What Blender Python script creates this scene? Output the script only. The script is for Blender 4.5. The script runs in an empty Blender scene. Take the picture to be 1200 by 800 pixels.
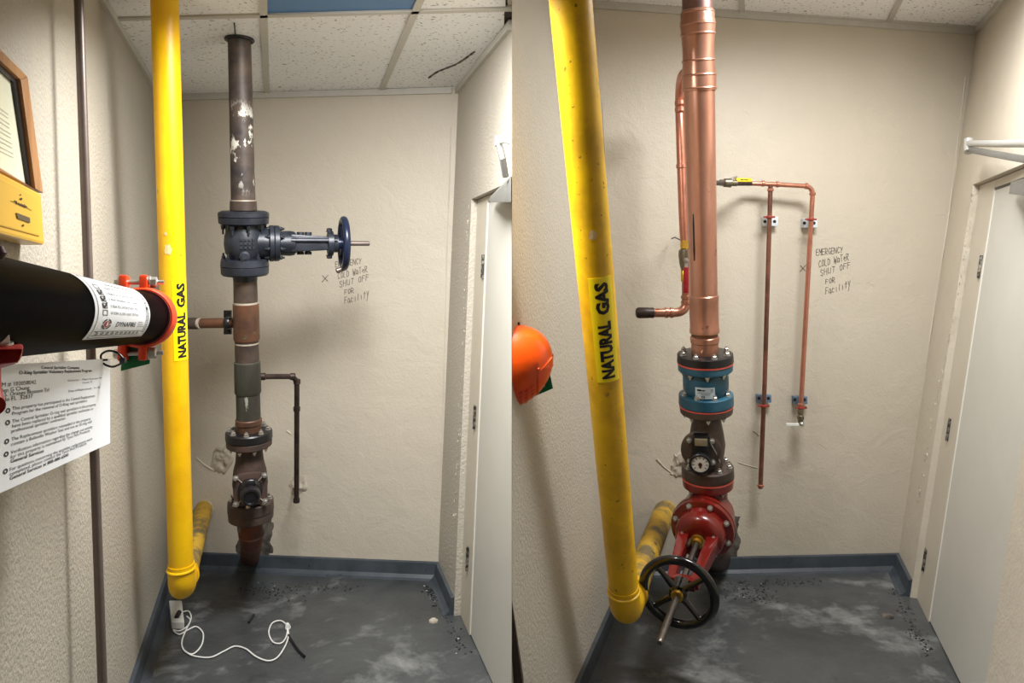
import bpy, bmesh, math, random
from mathutils import Vector, Matrix
R = random.Random(7)
scene = bpy.context.scene
COL = scene.collection
# ---------------------------------------------------------------- measures
F = 900.0; S = 230.0; D = F / S; EYE = 1.513; HY = 320.0     # focal length px, px per metre at the back walls, wall distance, eye height, horizon row
CAM = Vector((0, 0, EYE))
def P(x, y, t):                       # point seen at (x, y) at depth t * D
    return Vector(((x - 600) / S * t, D * t, EYE - (y - HY) / S * t))
def FL(x, y, z=0.0):                  # point of the floor seen at (x, y)
    t = (EYE - z) * S / (y - HY); return P(x, y, t)
def px(w, t): return w / S * t
# ---------------------------------------------------------------- camera, world, light, exposure
cd = bpy.data.cameras.new('camera'); cam = bpy.data.objects.new('camera', cd); COL.objects.link(cam)
cam.location = CAM; cam.rotation_euler = (math.pi / 2, 0, 0)
cd.sensor_width = 36; cd.sensor_fit = 'HORIZONTAL'; cd.lens = 36 * F / 1200; cd.shift_y = -(400 - HY) / 1200; cd.clip_start = 0.02
scene.camera = cam
w = bpy.data.worlds.new('world'); scene.world = w; w.use_nodes = True
w.node_tree.nodes['Background'].inputs[0].default_value = (0.9, 0.92, 1.0, 1); w.node_tree.nodes['Background'].inputs[1].default_value = 0.25
vs = scene.view_settings; vs.view_transform = 'Standard'; vs.look = 'None'; vs.gamma = 1; vs.use_curve_mapping = False; vs.exposure = 0.0
ZC = 2.435                                                    # ceiling of the left bay
def zc_r(X): return 2.894 - 0.0485 * X                        # ceiling of the right bay
def area(name, loc, sx, sy, power, color, rot=(0, 0, 0), spread=180):
    l = bpy.data.lights.new(name, 'AREA'); l.shape = 'RECTANGLE'; l.size = sx; l.size_y = sy; l.energy = power; l.color = color; l.spread = math.radians(spread)
    o = bpy.data.objects.new(name, l); COL.objects.link(o); o.location = loc; o.rotation_euler = rot
    return o
LAMP_L = Vector((-0.4, 2.16, ZC - 0.085)); LAMP_R = Vector((1.36, 2.72, zc_r(1.36) - 0.035))
area('troffer_light', LAMP_L, 0.6, 0.46, 56, (1.0, 1.0, 1.0), (math.radians(17), 0, 0), 162)
area('troffer_light', LAMP_R, 0.6, 0.46, 44, (1.0, 1.0, 1.0), (math.radians(8), 0, 0), 165)
# ---------------------------------------------------------------- materials
def lin(c): 
    c = c / 255; return c / 12.92 if c <= 0.04045 else ((c + 0.055) / 1.055) ** 2.4
def s(r, g, b): return (lin(r), lin(g), lin(b), 1)
class NT:
    def __init__(self, name):
        self.m = bpy.data.materials.new(name); self.m.use_nodes = True; self.t = self.m.node_tree; self.b = self.t.nodes['Principled BSDF']
        self.tc = self.t.nodes.new('ShaderNodeTexCoord')
    def n(self, typ, **kw):
        o = self.t.nodes.new(typ)
        for k, v in kw.items(): setattr(o, k, v)
        return o
    def l(self, a, b): self.t.links.new(a, b)
    def noise(self, scale, detail=4, rough=0.55, stretch=None, dist=0.0):
        o = self.n('ShaderNodeTexNoise'); o.inputs['Scale'].default_value = scale; o.inputs['Detail'].default_value = detail; o.inputs['Roughness'].default_value = rough; o.inputs['Distortion'].default_value = dist
        if stretch:
            m = self.n('ShaderNodeMapping'); m.inputs['Scale'].default_value = stretch; self.l(self.tc.outputs['Object'], m.inputs[0]); self.l(m.outputs[0], o.inputs['Vector'])
        else: self.l(self.tc.outputs['Object'], o.inputs['Vector'])
        return o.outputs['Fac']
    def ramp(self, fac, stops):
        o = self.n('ShaderNodeValToRGB'); self.l(fac, o.inputs[0]); e = o.color_ramp.elements
        while len(e) < len(stops): e.new(0.5)
        for i, (p, c) in enumerate(stops): e[i].position = p; e[i].color = c if len(c) == 4 else (*c, 1)
        return o.outputs[0]
    def mix(self, fac, a, b, mode='MIX'):
        o = self.n('ShaderNodeMix', data_type='RGBA', blend_type=mode)
        if isinstance(fac, float): o.inputs[0].default_value = fac
        else: self.l(fac, o.inputs[0])
        for v, i in ((a, 6), (b, 7)):
            if isinstance(v, tuple): o.inputs[i].default_value = v
            else: self.l(v, o.inputs[i])
        return o.outputs[2]
    def bump(self, h, strength, dist=0.01):
        o = self.n('ShaderNodeBump'); o.inputs['Strength'].default_value = strength; o.inputs['Distance'].default_value = dist; self.l(h, o.inputs['Height'])
        if self.b.inputs['Normal'].is_linked: self.l(self.b.inputs['Normal'].links[0].from_socket, o.inputs['Normal'])
        self.l(o.outputs[0], self.b.inputs['Normal'])
    def fin(self, col=None, rough=0.5, metal=0.0, coat=0.0):
        if col is not None:
            if isinstance(col, tuple): self.b.inputs['Base Color'].default_value = col
            else: self.l(col, self.b.inputs['Base Color'])
        if isinstance(rough, float): self.b.inputs['Roughness'].default_value = rough
        else: self.l(rough, self.b.inputs['Roughness'])
        self.b.inputs['Metallic'].default_value = metal; self.b.inputs['Coat Weight'].default_value = coat
        return self.m
G0 = (0, 0, 0, 1); G1 = (1, 1, 1, 1)
def simple(name, c, rough=0.5, metal=0.0, var=0.12, scale=18, bump=0.0, bscale=120, coat=0.0, stretch=None):
    n = NT(name); f = n.noise(scale, 5, 0.6, stretch)
    d = tuple(x * (1 - var) for x in c[:3]) + (1,); e = tuple(min(1, x * (1 + var)) for x in c[:3]) + (1,)
    col = n.ramp(f, [(0.3, d), (0.7, e)])
    if bump: n.bump(n.noise(bscale, 3), bump, 0.004)
    return n.fin(col, rough, metal, coat)
def two(name, a, b, lo=0.45, hi=0.6, scale=12, rough=0.5, metal=0.0, bump=0.0, bscale=90, stretch=None, speck=None, speck_at=0.68, speck_scale=60, speck_stretch=None):
    n = NT(name); f = n.noise(scale, 6, 0.62, stretch); col = n.ramp(f, [(lo, a), (hi, b)])
    if speck:
        g = n.noise(speck_scale, 4, 0.6, speck_stretch); k = n.ramp(g, [(speck_at, G0), (speck_at + 0.03, G1)]); col = n.mix(k, col, speck)
    if bump: n.bump(n.noise(bscale, 4), bump, 0.004)
    return n.fin(col, rough, metal)
def plaster(name, c, fine, coarse, rough=0.6):
    n = NT(name); f = n.noise(1.7, 5, 0.6); a = tuple(x * 0.93 for x in c[:3]) + (1,)
    col = n.ramp(f, [(0.3, a), (0.65, c)])
    g = n.noise(55, 3, 0.6); col = n.mix(n.ramp(g, [(0.72, G0), (0.78, G1)]), col, tuple(x * 0.62 for x in c[:3]) + (1,))
    n.bump(n.noise(7, 5, 0.6, None, 0.6), coarse, 0.02)
    n.bump(n.noise(95, 3, 0.5), fine, 0.006)
    return n.fin(col, rough)
M = {}
WALLC = s(200, 191, 174)
M['wall'] = plaster('beige_painted_plaster', WALLC, 0.25, 0.28, 0.5)
M['wall_stipple'] = plaster('stippled_beige_plaster', s(184, 177, 163), 0.75, 0.15, 0.55)
M['wall_left'] = plaster('stippled_left_wall_plaster', s(174, 167, 153), 0.75, 0.15, 0.55)
M['jamb'] = plaster('beige_jamb_paint', s(194, 186, 169), 0.12, 0.1, 0.42)
n = NT('grey_floor_paint')  # painted concrete, worn to pale dust and dark dirt
f1 = n.noise(2.2, 8, 0.65, None, 0.4); col = n.ramp(f1, [(0.3, s(48, 51, 53)), (0.6, s(72, 75, 76))])
f2 = n.noise(2.6, 10, 0.7, None, 0.25); col = n.mix(n.ramp(f2, [(0.52, G0), (0.72, (0.7, 0.7, 0.7, 1))]), col, s(158, 160, 157))
f3 = n.noise(5.5, 8, 0.7); col = n.mix(n.ramp(f3, [(0.62, G0), (0.74, (0.8, 0.8, 0.8, 1))]), col, s(34, 35, 36))
n.bump(n.noise(40, 6), 0.25, 0.006); M['floor'] = n.fin(col, n.ramp(f2, [(0.4, (0.32, 0.32, 0.32, 1)), (0.7, (0.6, 0.6, 0.6, 1))]))
M['cove'] = two('blue_grey_cove_paint', s(53, 60, 67), s(68, 75, 82), 0.35, 0.65, 9, 0.45, bump=0.15, speck=s(40, 42, 44), speck_at=0.66, speck_scale=30)
n = NT('fissured_ceiling_tile'); f = n.noise(75, 3, 0.5); f2 = n.noise(22, 4, 0.6)
col = n.mix(n.ramp(f, [(0.62, G0), (0.67, G1)]), s(240, 241, 242), s(156, 154, 150)); col = n.mix(n.ramp(f2, [(0.68, G0), (0.71, G1)]), col, s(150, 146, 136))
n.bump(f, 0.4, 0.004); M['tile'] = n.fin(col, 0.85)
M['grid'] = simple('ceiling_grid_metal', s(190, 187, 178), 0.5, 0.0, 0.05)
M['bluepanel'] = simple('blue_lamp_panel', s(52, 112, 168), 0.35, 0.0, 0.08, 6)
M['darkgap'] = simple('dark_gap', s(70, 62, 52), 0.8)
M['door'] = simple('off_white_door_paint', s(192, 190, 180), 0.45, 0, 0.03, 4, 0.06, 60)
M['hinge'] = two('worn_hinge_metal', s(60, 58, 54), s(150, 146, 138), 0.45, 0.6, 60, 0.45, 0.6)
M['closer'] = simple('grey_closer_paint', s(120, 120, 116), 0.4, 0.3)
M['alum'] = simple('pale_aluminium', s(196, 196, 192), 0.35, 0.6, 0.06)
M['yellow_l'] = two('yellow_gas_paint', s(240, 190, 0), s(226, 168, 4), 0.4, 0.65, 5, 0.38, bump=0.1, bscale=60, speck=s(120, 84, 10), speck_at=0.7, speck_scale=38)
M['yellow_r'] = two('worn_yellow_gas_paint', s(238, 188, 6), s(206, 158, 8), 0.4, 0.62, 6, 0.42, bump=0.15, bscale=60, speck=s(130, 96, 14), speck_at=0.66, speck_scale=45)
M['yellow_old'] = two('chipped_old_yellow_paint', s(200, 158, 40), s(112, 98, 66), 0.45, 0.6, 9, 0.55, bump=0.3, speck=s(70, 62, 48), speck_at=0.64, speck_scale=25)
M['chip'] = simple('bare_primer_chip', s(216, 186, 130), 0.6)
M['sticker'] = simple('bright_yellow_sticker', s(255, 228, 10), 0.35, 0, 0.03)
M['ink'] = simple('black_ink', s(18, 17, 18), 0.5, 0, 0.05)
M['pencil'] = simple('dark_pencil_line', s(92, 84, 74), 0.7)
n = NT('peeling_black_pipe'); f = n.noise(9, 6, 0.6); col = n.ramp(f, [(0.35, s(48, 44, 46)), (0.65, s(96, 82, 70))])
g = n.noise(15, 6, 0.68, (1, 1, 0.55)); z = n.n('ShaderNodeSeparateXYZ'); n.l(n.tc.outputs['Object'], z.inputs[0])
zr = n.n('ShaderNodeMapRange'); zr.inputs[1].default_value = 0.05; zr.inputs[2].default_value = 0.16; n.l(z.outputs[2], zr.inputs[0])
zr2 = n.n('ShaderNodeMapRange'); zr2.inputs[1].default_value = 0.43; zr2.inputs[2].default_value = 0.36; n.l(z.outputs[2], zr2.inputs[0])
k = n.n('ShaderNodeMath', operation='MULTIPLY'); n.l(zr.outputs[0], k.inputs[0]); n.l(zr2.outputs[0], k.inputs[1])
k2 = n.n('ShaderNodeMath', operation='MULTIPLY'); n.l(n.ramp(g, [(0.55, G0), (0.58, G1)]), k2.inputs[0]); n.l(k.outputs[0], k2.inputs[1])
M['riser_top'] = n.fin(n.mix(k2.outputs[0], col, s(214, 212, 200)), 0.5, 0.2)
M['iron'] = two('blue_black_painted_iron', s(28, 32, 40), s(44, 49, 58), 0.4, 0.65, 14, 0.4, 0.15, bump=0.15)
M['wheelblue'] = simple('dark_blue_wheel_paint', s(24, 34, 58), 0.3, 0.1, 0.15)
M['brownpipe'] = two('brown_oxidised_pipe', s(92, 78, 68), s(66, 56, 50), 0.4, 0.65, 10, 0.5, 0.4, speck=s(70, 140, 120), speck_at=0.71, speck_scale=26)
M['oldcopper'] = two('old_copper_sleeve', s(122, 84, 62), s(84, 64, 54), 0.4, 0.65, 8, 0.45, 0.5, speck=s(70, 140, 116), speck_at=0.69, speck_scale=18)
M['verdigris'] = two('green_grey_oxidised_sleeve', s(78, 80, 72), s(62, 58, 50), 0.4, 0.6, 12, 0.55, 0.3, stretch=(1, 1, 0.2), speck=s(160, 164, 154), speck_at=0.64, speck_scale=45, speck_stretch=(1, 1, 0.15))
M['solder'] = simple('pale_solder_line', s(176, 166, 150), 0.5, 0.3)
M['rust'] = two('rusty_pipe', s(112, 60, 40), s(72, 46, 38), 0.4, 0.65, 10, 0.7, 0.1, bump=0.3)
M['rustiron'] = two('rusty_brown_cast_iron', s(84, 66, 58), s(58, 48, 46), 0.4, 0.65, 12, 0.6, 0.2, bump=0.25)
M['stem'] = simple('dark_threaded_steel', s(120, 114, 108), 0.35, 0.9, 0.1, 40)
M['black'] = simple('satin_black', s(22, 21, 24), 0.35, 0.0, 0.15)
M['gloss_black'] = simple('gloss_black_paint', s(14, 14, 15), 0.18, 0.0, 0.1, coat=0.4)
M['steel'] = simple('zinc_bolt_steel', s(196, 194, 188), 0.3, 0.85, 0.08, 40)
M['conduit'] = simple('grey_conduit_steel', s(112, 100, 94), 0.38, 0.5, 0.1)
M['black_main'] = simple('black_sprinkler_main', s(4, 4, 6), 0.42, 0.0, 0.25, 12, 0.04, 200)
M['black_main'].node_tree.nodes['Principled BSDF'].inputs['IOR'].default_value = 1.03
M['orange'] = simple('orange_red_coupling_paint', s(214, 62, 24), 0.35, 0, 0.08, 20, 0.15, 80)
M['orange2'] = simple('bright_orange_cap_paint', s(240, 84, 10), 0.32, 0, 0.06, 14, 0.1, 80)
M['redpaint'] = simple('red_fitting_paint', s(196, 44, 32), 0.4, 0, 0.08)
M['maroon'] = simple('maroon_paint', s(72, 22, 24), 0.4)
M['green'] = simple('green_sign_plate', s(0, 112, 62), 0.4, 0, 0.05)
M['white_sign'] = simple('white_plastic_sheet', s(246, 250, 254), 0.4, 0, 0.02, 5)
M['white'] = simple('white_plastic', s(228, 228, 224), 0.45, 0, 0.03)
M['label_red'] = simple('red_print', s(180, 30, 36), 0.4)
M['wood'] = two('light_oak_frame', s(190, 142, 96), s(150, 104, 66), 0.35, 0.65, 14, 0.4, 0, stretch=(1, 1, 0.12))
M['paper'] = simple('cream_certificate_paper', s(222, 222, 196), 0.35, 0, 0.03)
M['boxyellow'] = simple('mustard_yellow_enamel', s(226, 180, 66), 0.35, 0, 0.03, 3)
M['copper'] = two('bright_copper', s(204, 152, 130), s(172, 120, 98), 0.35, 0.65, 7, 0.28, 0.68, stretch=(1, 1, 0.25), speck=s(150, 92, 70), speck_at=0.66, speck_scale=16)
M['copper_dull'] = two('dull_purple_copper', s(150, 118, 112), s(118, 88, 82), 0.35, 0.65, 7, 0.4, 0.7)
M['copper_thin'] = simple('thin_copper_tube', s(196, 132, 110), 0.3, 0.75, 0.15, 20)
M['copper_brown'] = two('tarnished_brown_tube', s(134, 88, 70), s(100, 68, 56), 0.4, 0.6, 12, 0.4, 0.55)
M['copper_dark'] = two('tarnished_dark_tube', s(74, 60, 54), s(54, 46, 42), 0.4, 0.6, 20, 0.45, 0.5)
M['brass'] = simple('yellow_brass', s(206, 166, 70), 0.28, 0.85, 0.12, 30)
M['nickel'] = simple('dull_nickel', s(124, 116, 98), 0.35, 0.8, 0.1)
M['teal'] = two('teal_blue_enamel', s(28, 74, 96), s(40, 92, 112), 0.4, 0.65, 9, 0.35, 0, bump=0.12)
M['gasket'] = simple('red_gasket', s(206, 84, 70), 0.6)
M['brownflange'] = two('brown_painted_iron', s(82, 66, 58), s(60, 50, 46), 0.4, 0.65, 12, 0.4, 0.1, bump=0.15)
M['redvalve'] = simple('deep_red_valve_enamel', s(106, 20, 14), 0.25, 0, 0.15, 14, 0.08, 60, coat=0.3)
M['redvinyl'] = simple('dark_red_vinyl', s(124, 16, 26), 0.3)
M['dial'] = simple('white_gauge_dial', s(222, 220, 214), 0.3, 0, 0.02)
M['plate_s'] = simple('silver_name_plate', s(172, 160, 132), 0.35, 0.6)
M['name_w'] = simple('pale_name_plate', s(190, 206, 216), 0.35, 0.2)
M['clampblue'] = simple('pale_plastic_block', s(206, 216, 222), 0.4)
M['clampblue2'] = simple('blue_plastic_block', s(96, 122, 146), 0.4)
M['clampring'] = simple('red_brown_ring', s(150, 58, 48), 0.4)
M['handle_y'] = simple('yellow_vinyl_handle', s(232, 206, 40), 0.4)
M['mortar'] = two('broken_grey_mortar', s(100, 94, 85), s(48, 44, 41), 0.4, 0.62, 16, 0.9, bump=0.6, bscale=40)
M['crumb'] = two('crumbled_plaster', s(192, 183, 166), s(158, 148, 132), 0.4, 0.6, 14, 0.8, bump=0.6, bscale=45)
M['edge_dark'] = simple('dark_brown_edge_fill', s(58, 42, 32), 0.6)
M['ceilblack'] = simple('black_wire', s(24, 24, 26), 0.5)
# ---------------------------------------------------------------- mesh helpers
def basis(a):
    a = Vector(a).normalized(); h = Vector((0, 0, 1)) if abs(a.z) < 0.9 else Vector((1, 0, 0))
    e1 = h.cross(a).normalized(); e2 = a.cross(e1).normalized(); return a, e1, e2
class MB:
    def __init__(self): self.v = []; self.f = []
    def add(self, vs, fs):
        o = len(self.v); self.v += [Vector(x) for x in vs]; self.f += [tuple(i + o for i in f) for f in fs]; return self
    def hull8(self, p):
        return self.add(p, [(0, 3, 2, 1), (4, 5, 6, 7), (0, 1, 5, 4), (1, 2, 6, 5), (2, 3, 7, 6), (3, 0, 4, 7)])
    def box(self, c, sx, sy, sz, ax=None):
        c = Vector(c); X, Y, Z = ax if ax else (Vector((1, 0, 0)), Vector((0, 1, 0)), Vector((0, 0, 1)))
        X, Y, Z = X * sx / 2, Y * sy / 2, Z * sz / 2
        return self.hull8([c - X - Y - Z, c + X - Y - Z, c + X + Y - Z, c - X + Y - Z, c - X - Y + Z, c + X - Y + Z, c + X + Y + Z, c - X + Y + Z])
    def prism(self, pts, off):
        n = len(pts); off = Vector(off); b = [Vector(p) for p in pts]
        return self.add(b + [p + off for p in b], [tuple(range(n - 1, -1, -1)), tuple(range(n, 2 * n))] + [(i, (i + 1) % n, n + (i + 1) % n, n + i) for i in range(n)])
    def lathe(self, prof, a, seg=36, caps=True, phase=0.0):       # prof: (centre, radius) along axis a
        a, e1, e2 = basis(a); vs = []; fs = []
        for c, r in prof:
            for k in range(seg):
                q = 2 * math.pi * k / seg + phase; vs.append(Vector(c) + (e1 * math.cos(q) + e2 * math.sin(q)) * max(r, 1e-5))
        for i in range(len(prof) - 1):
            for k in range(seg):
                k2 = (k + 1) % seg; fs.append((i * seg + k, i * seg + k2, (i + 1) * seg + k2, (i + 1) * seg + k))
        if caps: fs += [tuple(range(seg - 1, -1, -1)), tuple(range((len(prof) - 1) * seg, len(prof) * seg))]
        return self.add(vs, fs)
    def cyl(self, a, b, r, r2=None, seg=28): 
        a = Vector(a); b = Vector(b); return self.lathe([(a, r), (b, r if r2 is None else r2)], b - a, seg)
    def cprof(self, o, a, prof, seg=36, phase=0.0):               # prof: (distance, radius)
        a = Vector(a).normalized(); o = Vector(o); return self.lathe([(o + a * d, r) for d, r in prof], a, seg, True, phase)
    def tube(self, pts, r, seg=14, closed=False):
        pts = [Vector(p) for p in pts]; n = len(pts); vs = []; fs = []; e = None
        for i in range(n):
            if closed: tg = pts[(i + 1) % n] - pts[i - 1]
            else: tg = pts[min(i + 1, n - 1)] - pts[max(i - 1, 0)]
            tg.normalize()
            if e is None: _, e, _ = basis(tg)
            e = (e - tg * e.dot(tg)).normalized(); b = tg.cross(e); rr = r[i] if isinstance(r, (list, tuple)) else r
            vs += [pts[i] + (e * math.cos(2 * math.pi * k / seg) + b * math.sin(2 * math.pi * k / seg)) * rr for k in range(seg)]
        for i in range(n if closed else n - 1):
            j = (i + 1) % n
            for k in range(seg): k2 = (k + 1) % seg; fs.append((i * seg + k, i * seg + k2, j * seg + k2, j * seg + k))
        if not closed: fs += [tuple(range(seg - 1, -1, -1)), tuple(range((n - 1) * seg, n * seg))]
        return self.add(vs, fs)
    def ring(self, c, a, R0, r, seg=48, s2=12, ry=None):
        a, e1, e2 = basis(a); c = Vector(c); vs = []; fs = []; ry = ry or r
        for i in range(seg):
            q = 2 * math.pi * i / seg; d = e1 * math.cos(q) + e2 * math.sin(q)
            for k in range(s2): h = 2 * math.pi * k / s2; vs.append(c + d * (R0 + r * math.cos(h)) + a * ry * math.sin(h))
        for i in range(seg):
            j = (i + 1) % seg
            for k in range(s2): k2 = (k + 1) % s2; fs.append((i * s2 + k, i * s2 + k2, j * s2 + k2, j * s2 + k))
        return self.add(vs, fs)
def fillet(pts, rad, n=8):
    pts = [Vector(p) for p in pts]; out = [pts[0]]
    for i in range(1, len(pts) - 1):
        a, b, c = pts[i - 1], pts[i], pts[i + 1]; u = (a - b).normalized(); v = (c - b).normalized(); q = min(rad, (a - b).length * 0.49, (c - b).length * 0.49)
        for k in range(n + 1):
            t = k / n; out.append((b + u * q) * (1 - t) ** 2 + b * 2 * t * (1 - t) + (b + v * q) * t * t)
    return out + [pts[-1]]
def spline(pts, n=8):
    pts = [Vector(p) for p in pts]; out = []
    for i in range(len(pts) - 1):
        p0 = pts[max(i - 1, 0)]; p1 = pts[i]; p2 = pts[i + 1]; p3 = pts[min(i + 2, len(pts) - 1)]
        for k in range(n):
            t = k / n; out.append(0.5 * ((2 * p1) + (p2 - p0) * t + (2 * p0 - 5 * p1 + 4 * p2 - p3) * t * t + (3 * p1 - p0 - 3 * p2 + p3) * t ** 3))
    return out + [pts[-1]]
BASE = {}
def mesh_from(mb, name, base, sharp=0.6, smooth=True, bevel=0.0):
    me = bpy.data.meshes.new(name); me.from_pydata([tuple(v - base) for v in mb.v], [], mb.f)
    bm = bmesh.new(); bm.from_mesh(me); bmesh.ops.recalc_face_normals(bm, faces=bm.faces)
    if bevel:
        es = [e for e in bm.edges if len(e.link_faces) == 2 and e.calc_face_angle(0) > 0.6]
        bmesh.ops.bevel(bm, geom=es, offset=bevel, segments=2, profile=0.6, affect='EDGES', clamp_overlap=True)
    bm.to_mesh(me); bm.free()
    if smooth: me.shade_smooth(); me.set_sharp_from_angle(angle=sharp)
    return me
def setp(o, label=None, cat=None, group=None, kind=None):
    if label: o['label'] = label
    if cat: o['category'] = cat
    if group: o['group'] = group
    if kind: o['kind'] = kind
    return o
def thing(name, label, cat, base, group=None, kind=None):
    o = bpy.data.objects.new(name, None); COL.objects.link(o); o.location = base; o.empty_display_size = 0.05; BASE[o.name] = Vector(base)
    return setp(o, label, cat, group, kind)
def part(name, mb, mat, parent, label=None, bevel=0.0, smooth=True, sharp=0.6):
    b = BASE[parent.name]; o = bpy.data.objects.new(name, mesh_from(mb, name, b, sharp, smooth, bevel)); o.data.materials.append(M[mat]); COL.objects.link(o); o.parent = parent; BASE[o.name] = b
    return setp(o, label)
def solo(name, mb, mat, label, cat, kind=None, base=None, bevel=0.0, smooth=True, group=None):
    b = Vector(base) if base is not None else sum(mb.v, Vector()) / len(mb.v); o = bpy.data.objects.new(name, mesh_from(mb, name, b, 0.6, smooth, bevel)); o.data.materials.append(M[mat]); COL.objects.link(o); o.location = b; BASE[o.name] = b
    return setp(o, label, cat, group, kind)
BOLT = {}
def bolt(parent, pos, axis, r, mat='steel', h=None, shank=0.0, name='bolt'):
    h = h or r * 1.1; key = (round(r, 4), round(h, 4), round(shank, 4), mat)
    if key not in BOLT:
        m = MB(); m.cprof((0, 0, 0), (0, 0, 1), [(0, r * 1.25), (r * 0.25, r * 1.25)], 14); m.cprof((0, 0, r * 0.25), (0, 0, 1), [(0, r), (h * 0.85, r), (h, r * 0.8)], 6)
        m.cprof((0, 0, h + r * 0.25), (0, 0, 1), [(-0.001, r * 0.55), (max(shank, 0.001), r * 0.5)], 10)
        me = mesh_from(m, 'bolt', Vector()); me.materials.append(M[mat]); BOLT[key] = me
    o = bpy.data.objects.new(name, BOLT[key]); COL.objects.link(o); o.parent = parent
    a, e1, e2 = basis(axis); q = Matrix((e1, e2, a)).transposed().to_4x4(); q.translation = Vector(pos) - BASE[parent.name]; o.matrix_local = q
    return o
def bolts(parent, c, axis, rad, n, r, mat='steel', phase=0.0, shank=0.004, h=None):
    a, e1, e2 = basis(axis)
    for k in range(n):
        q = 2 * math.pi * (k + phase) / n; bolt(parent, Vector(c) + (e1 * math.cos(q) + e2 * math.sin(q)) * rad, axis, r, mat, h, shank)
class Axis:                                                    # straight run between two points
    def __init__(self, A, B): self.A = Vector(A); self.B = Vector(B); self.d = (self.B - self.A).normalized(); self.L = (self.B - self.A).length
    def at(self, y):                                           # point of the run that projects on image row y
        k = (HY - y) / F; u = (self.A.z - EYE - k * self.A.y) / (k * self.d.y - self.d.z); return self.A + self.d * u
    def t(self, y): return self.at(y).y / D
    def prof(self, lst): return [(self.at(y), px(wd, self.t(y)) / 2) for y, wd in lst]
    def lathe(self, mb, lst, seg=40, caps=True): return mb.lathe(self.prof(lst), self.d, seg, caps)
# lettering -------------------------------------------------------
def text2d(body, bold=0.0):
    c = bpy.data.curves.new('t', 'FONT'); c.body = body; c.size = 1; c.offset = bold; c.resolution_u = 2; c.fill_mode = 'FRONT'
    o = bpy.data.objects.new('t', c); COL.objects.link(o); bpy.context.view_layer.update()
    me = bpy.data.meshes.new_from_object(o.evaluated_get(bpy.context.evaluated_depsgraph_get()))
    vs = [(v.co.x, v.co.y) for v in me.vertices]; fs = [tuple(p.vertices) for p in me.polygons]
    bpy.data.objects.remove(o); bpy.data.curves.remove(c); bpy.data.meshes.remove(me); return vs, fs
class Print:                                                   # flat print in a (u, v) square, mapped on a surface afterwards
    def __init__(self): self.v = []; self.f = []
    def text(self, body, x, y, w_, h_, bold=0.0, slant=0.0, natural=False):
        vs, fs = text2d(body, bold)
        if not vs: return self
        x0 = min(a for a, b in vs); x1 = max(a for a, b in vs); y0 = min(b for a, b in vs); y1 = max(b for a, b in vs)
        if natural: y0, y1 = -0.0, 0.7
        o = len(self.v)
        for a, b in vs:
            q = (b - y0) / max(y1 - y0, 1e-6); self.v.append((x + (a - x0) / (x1 - x0) * w_ + slant * q * h_, y + q * h_))
        self.f += [tuple(i + o for i in f) for f in fs]; return self
    def rect(self, x0, y0, x1, y1):
        o = len(self.v); self.v += [(x0, y0), (x1, y0), (x1, y1), (x0, y1)]; self.f.append((o, o + 1, o + 2, o + 3)); return self
    def frame(self, x0, y0, x1, y1, lx, ly): return self.rect(x0, y0, x1, y0 + ly).rect(x0, y1 - ly, x1, y1).rect(x0, y0, x0 + lx, y1).rect(x1 - lx, y0, x1, y1)
    def arc(self, cx, cy, r0, r1, a0, a1, asp=1.0, n=20):
        o = len(self.v)
        for i in range(n + 1):
            q = math.radians(a0 + (a1 - a0) * i / n); self.v += [(cx + r0 * math.cos(q) * asp, cy + r0 * math.sin(q)), (cx + r1 * math.cos(q) * asp, cy + r1 * math.sin(q))]
        self.f += [(o + 2 * i, o + 2 * i + 1, o + 2 * i + 3, o + 2 * i + 2) for i in range(n)]; return self
    def stroke(self, pts, wd):
        for (ax, ay), (bx, by) in zip(pts, pts[1:]):
            dx, dy = bx - ax, by - ay; l = math.hypot(dx, dy) or 1; nx, ny = -dy / l * wd / 2, dx / l * wd / 2; ex, ey = dx / l * wd * 0.3, dy / l * wd * 0.3
            o = len(self.v); self.v += [(ax + nx - ex, ay + ny - ey), (ax - nx - ex, ay - ny - ey), (bx - nx + ex, by - ny + ey), (bx + nx + ex, by + ny + ey)]; self.f.append((o, o + 1, o + 2, o + 3))
        return self
    def cut(self, axis, n):                                    # slice so that the print can bend
        bm = bmesh.new(); bv = [bm.verts.new((a, b, 0)) for a, b in self.v]
        for f in self.f:
            try: bm.faces.new([bv[i] for i in f])
            except ValueError: pass
        for k in range(1, n):
            co = [0, 0, 0]; no = [0, 0, 0]; co[axis] = k / n; no[axis] = 1
            bmesh.ops.bisect_plane(bm, geom=bm.verts[:] + bm.edges[:] + bm.faces[:], plane_co=co, plane_no=no)
        bm.verts.index_update(); self.v = [(v.co.x, v.co.y) for v in bm.verts]; self.f = [tuple(v.index for v in f.verts) for f in bm.faces]; bm.free(); return self
    def mb(self, fn):
        m = MB(); m.add([fn(a, b) for a, b in self.v], self.f); return m
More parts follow.
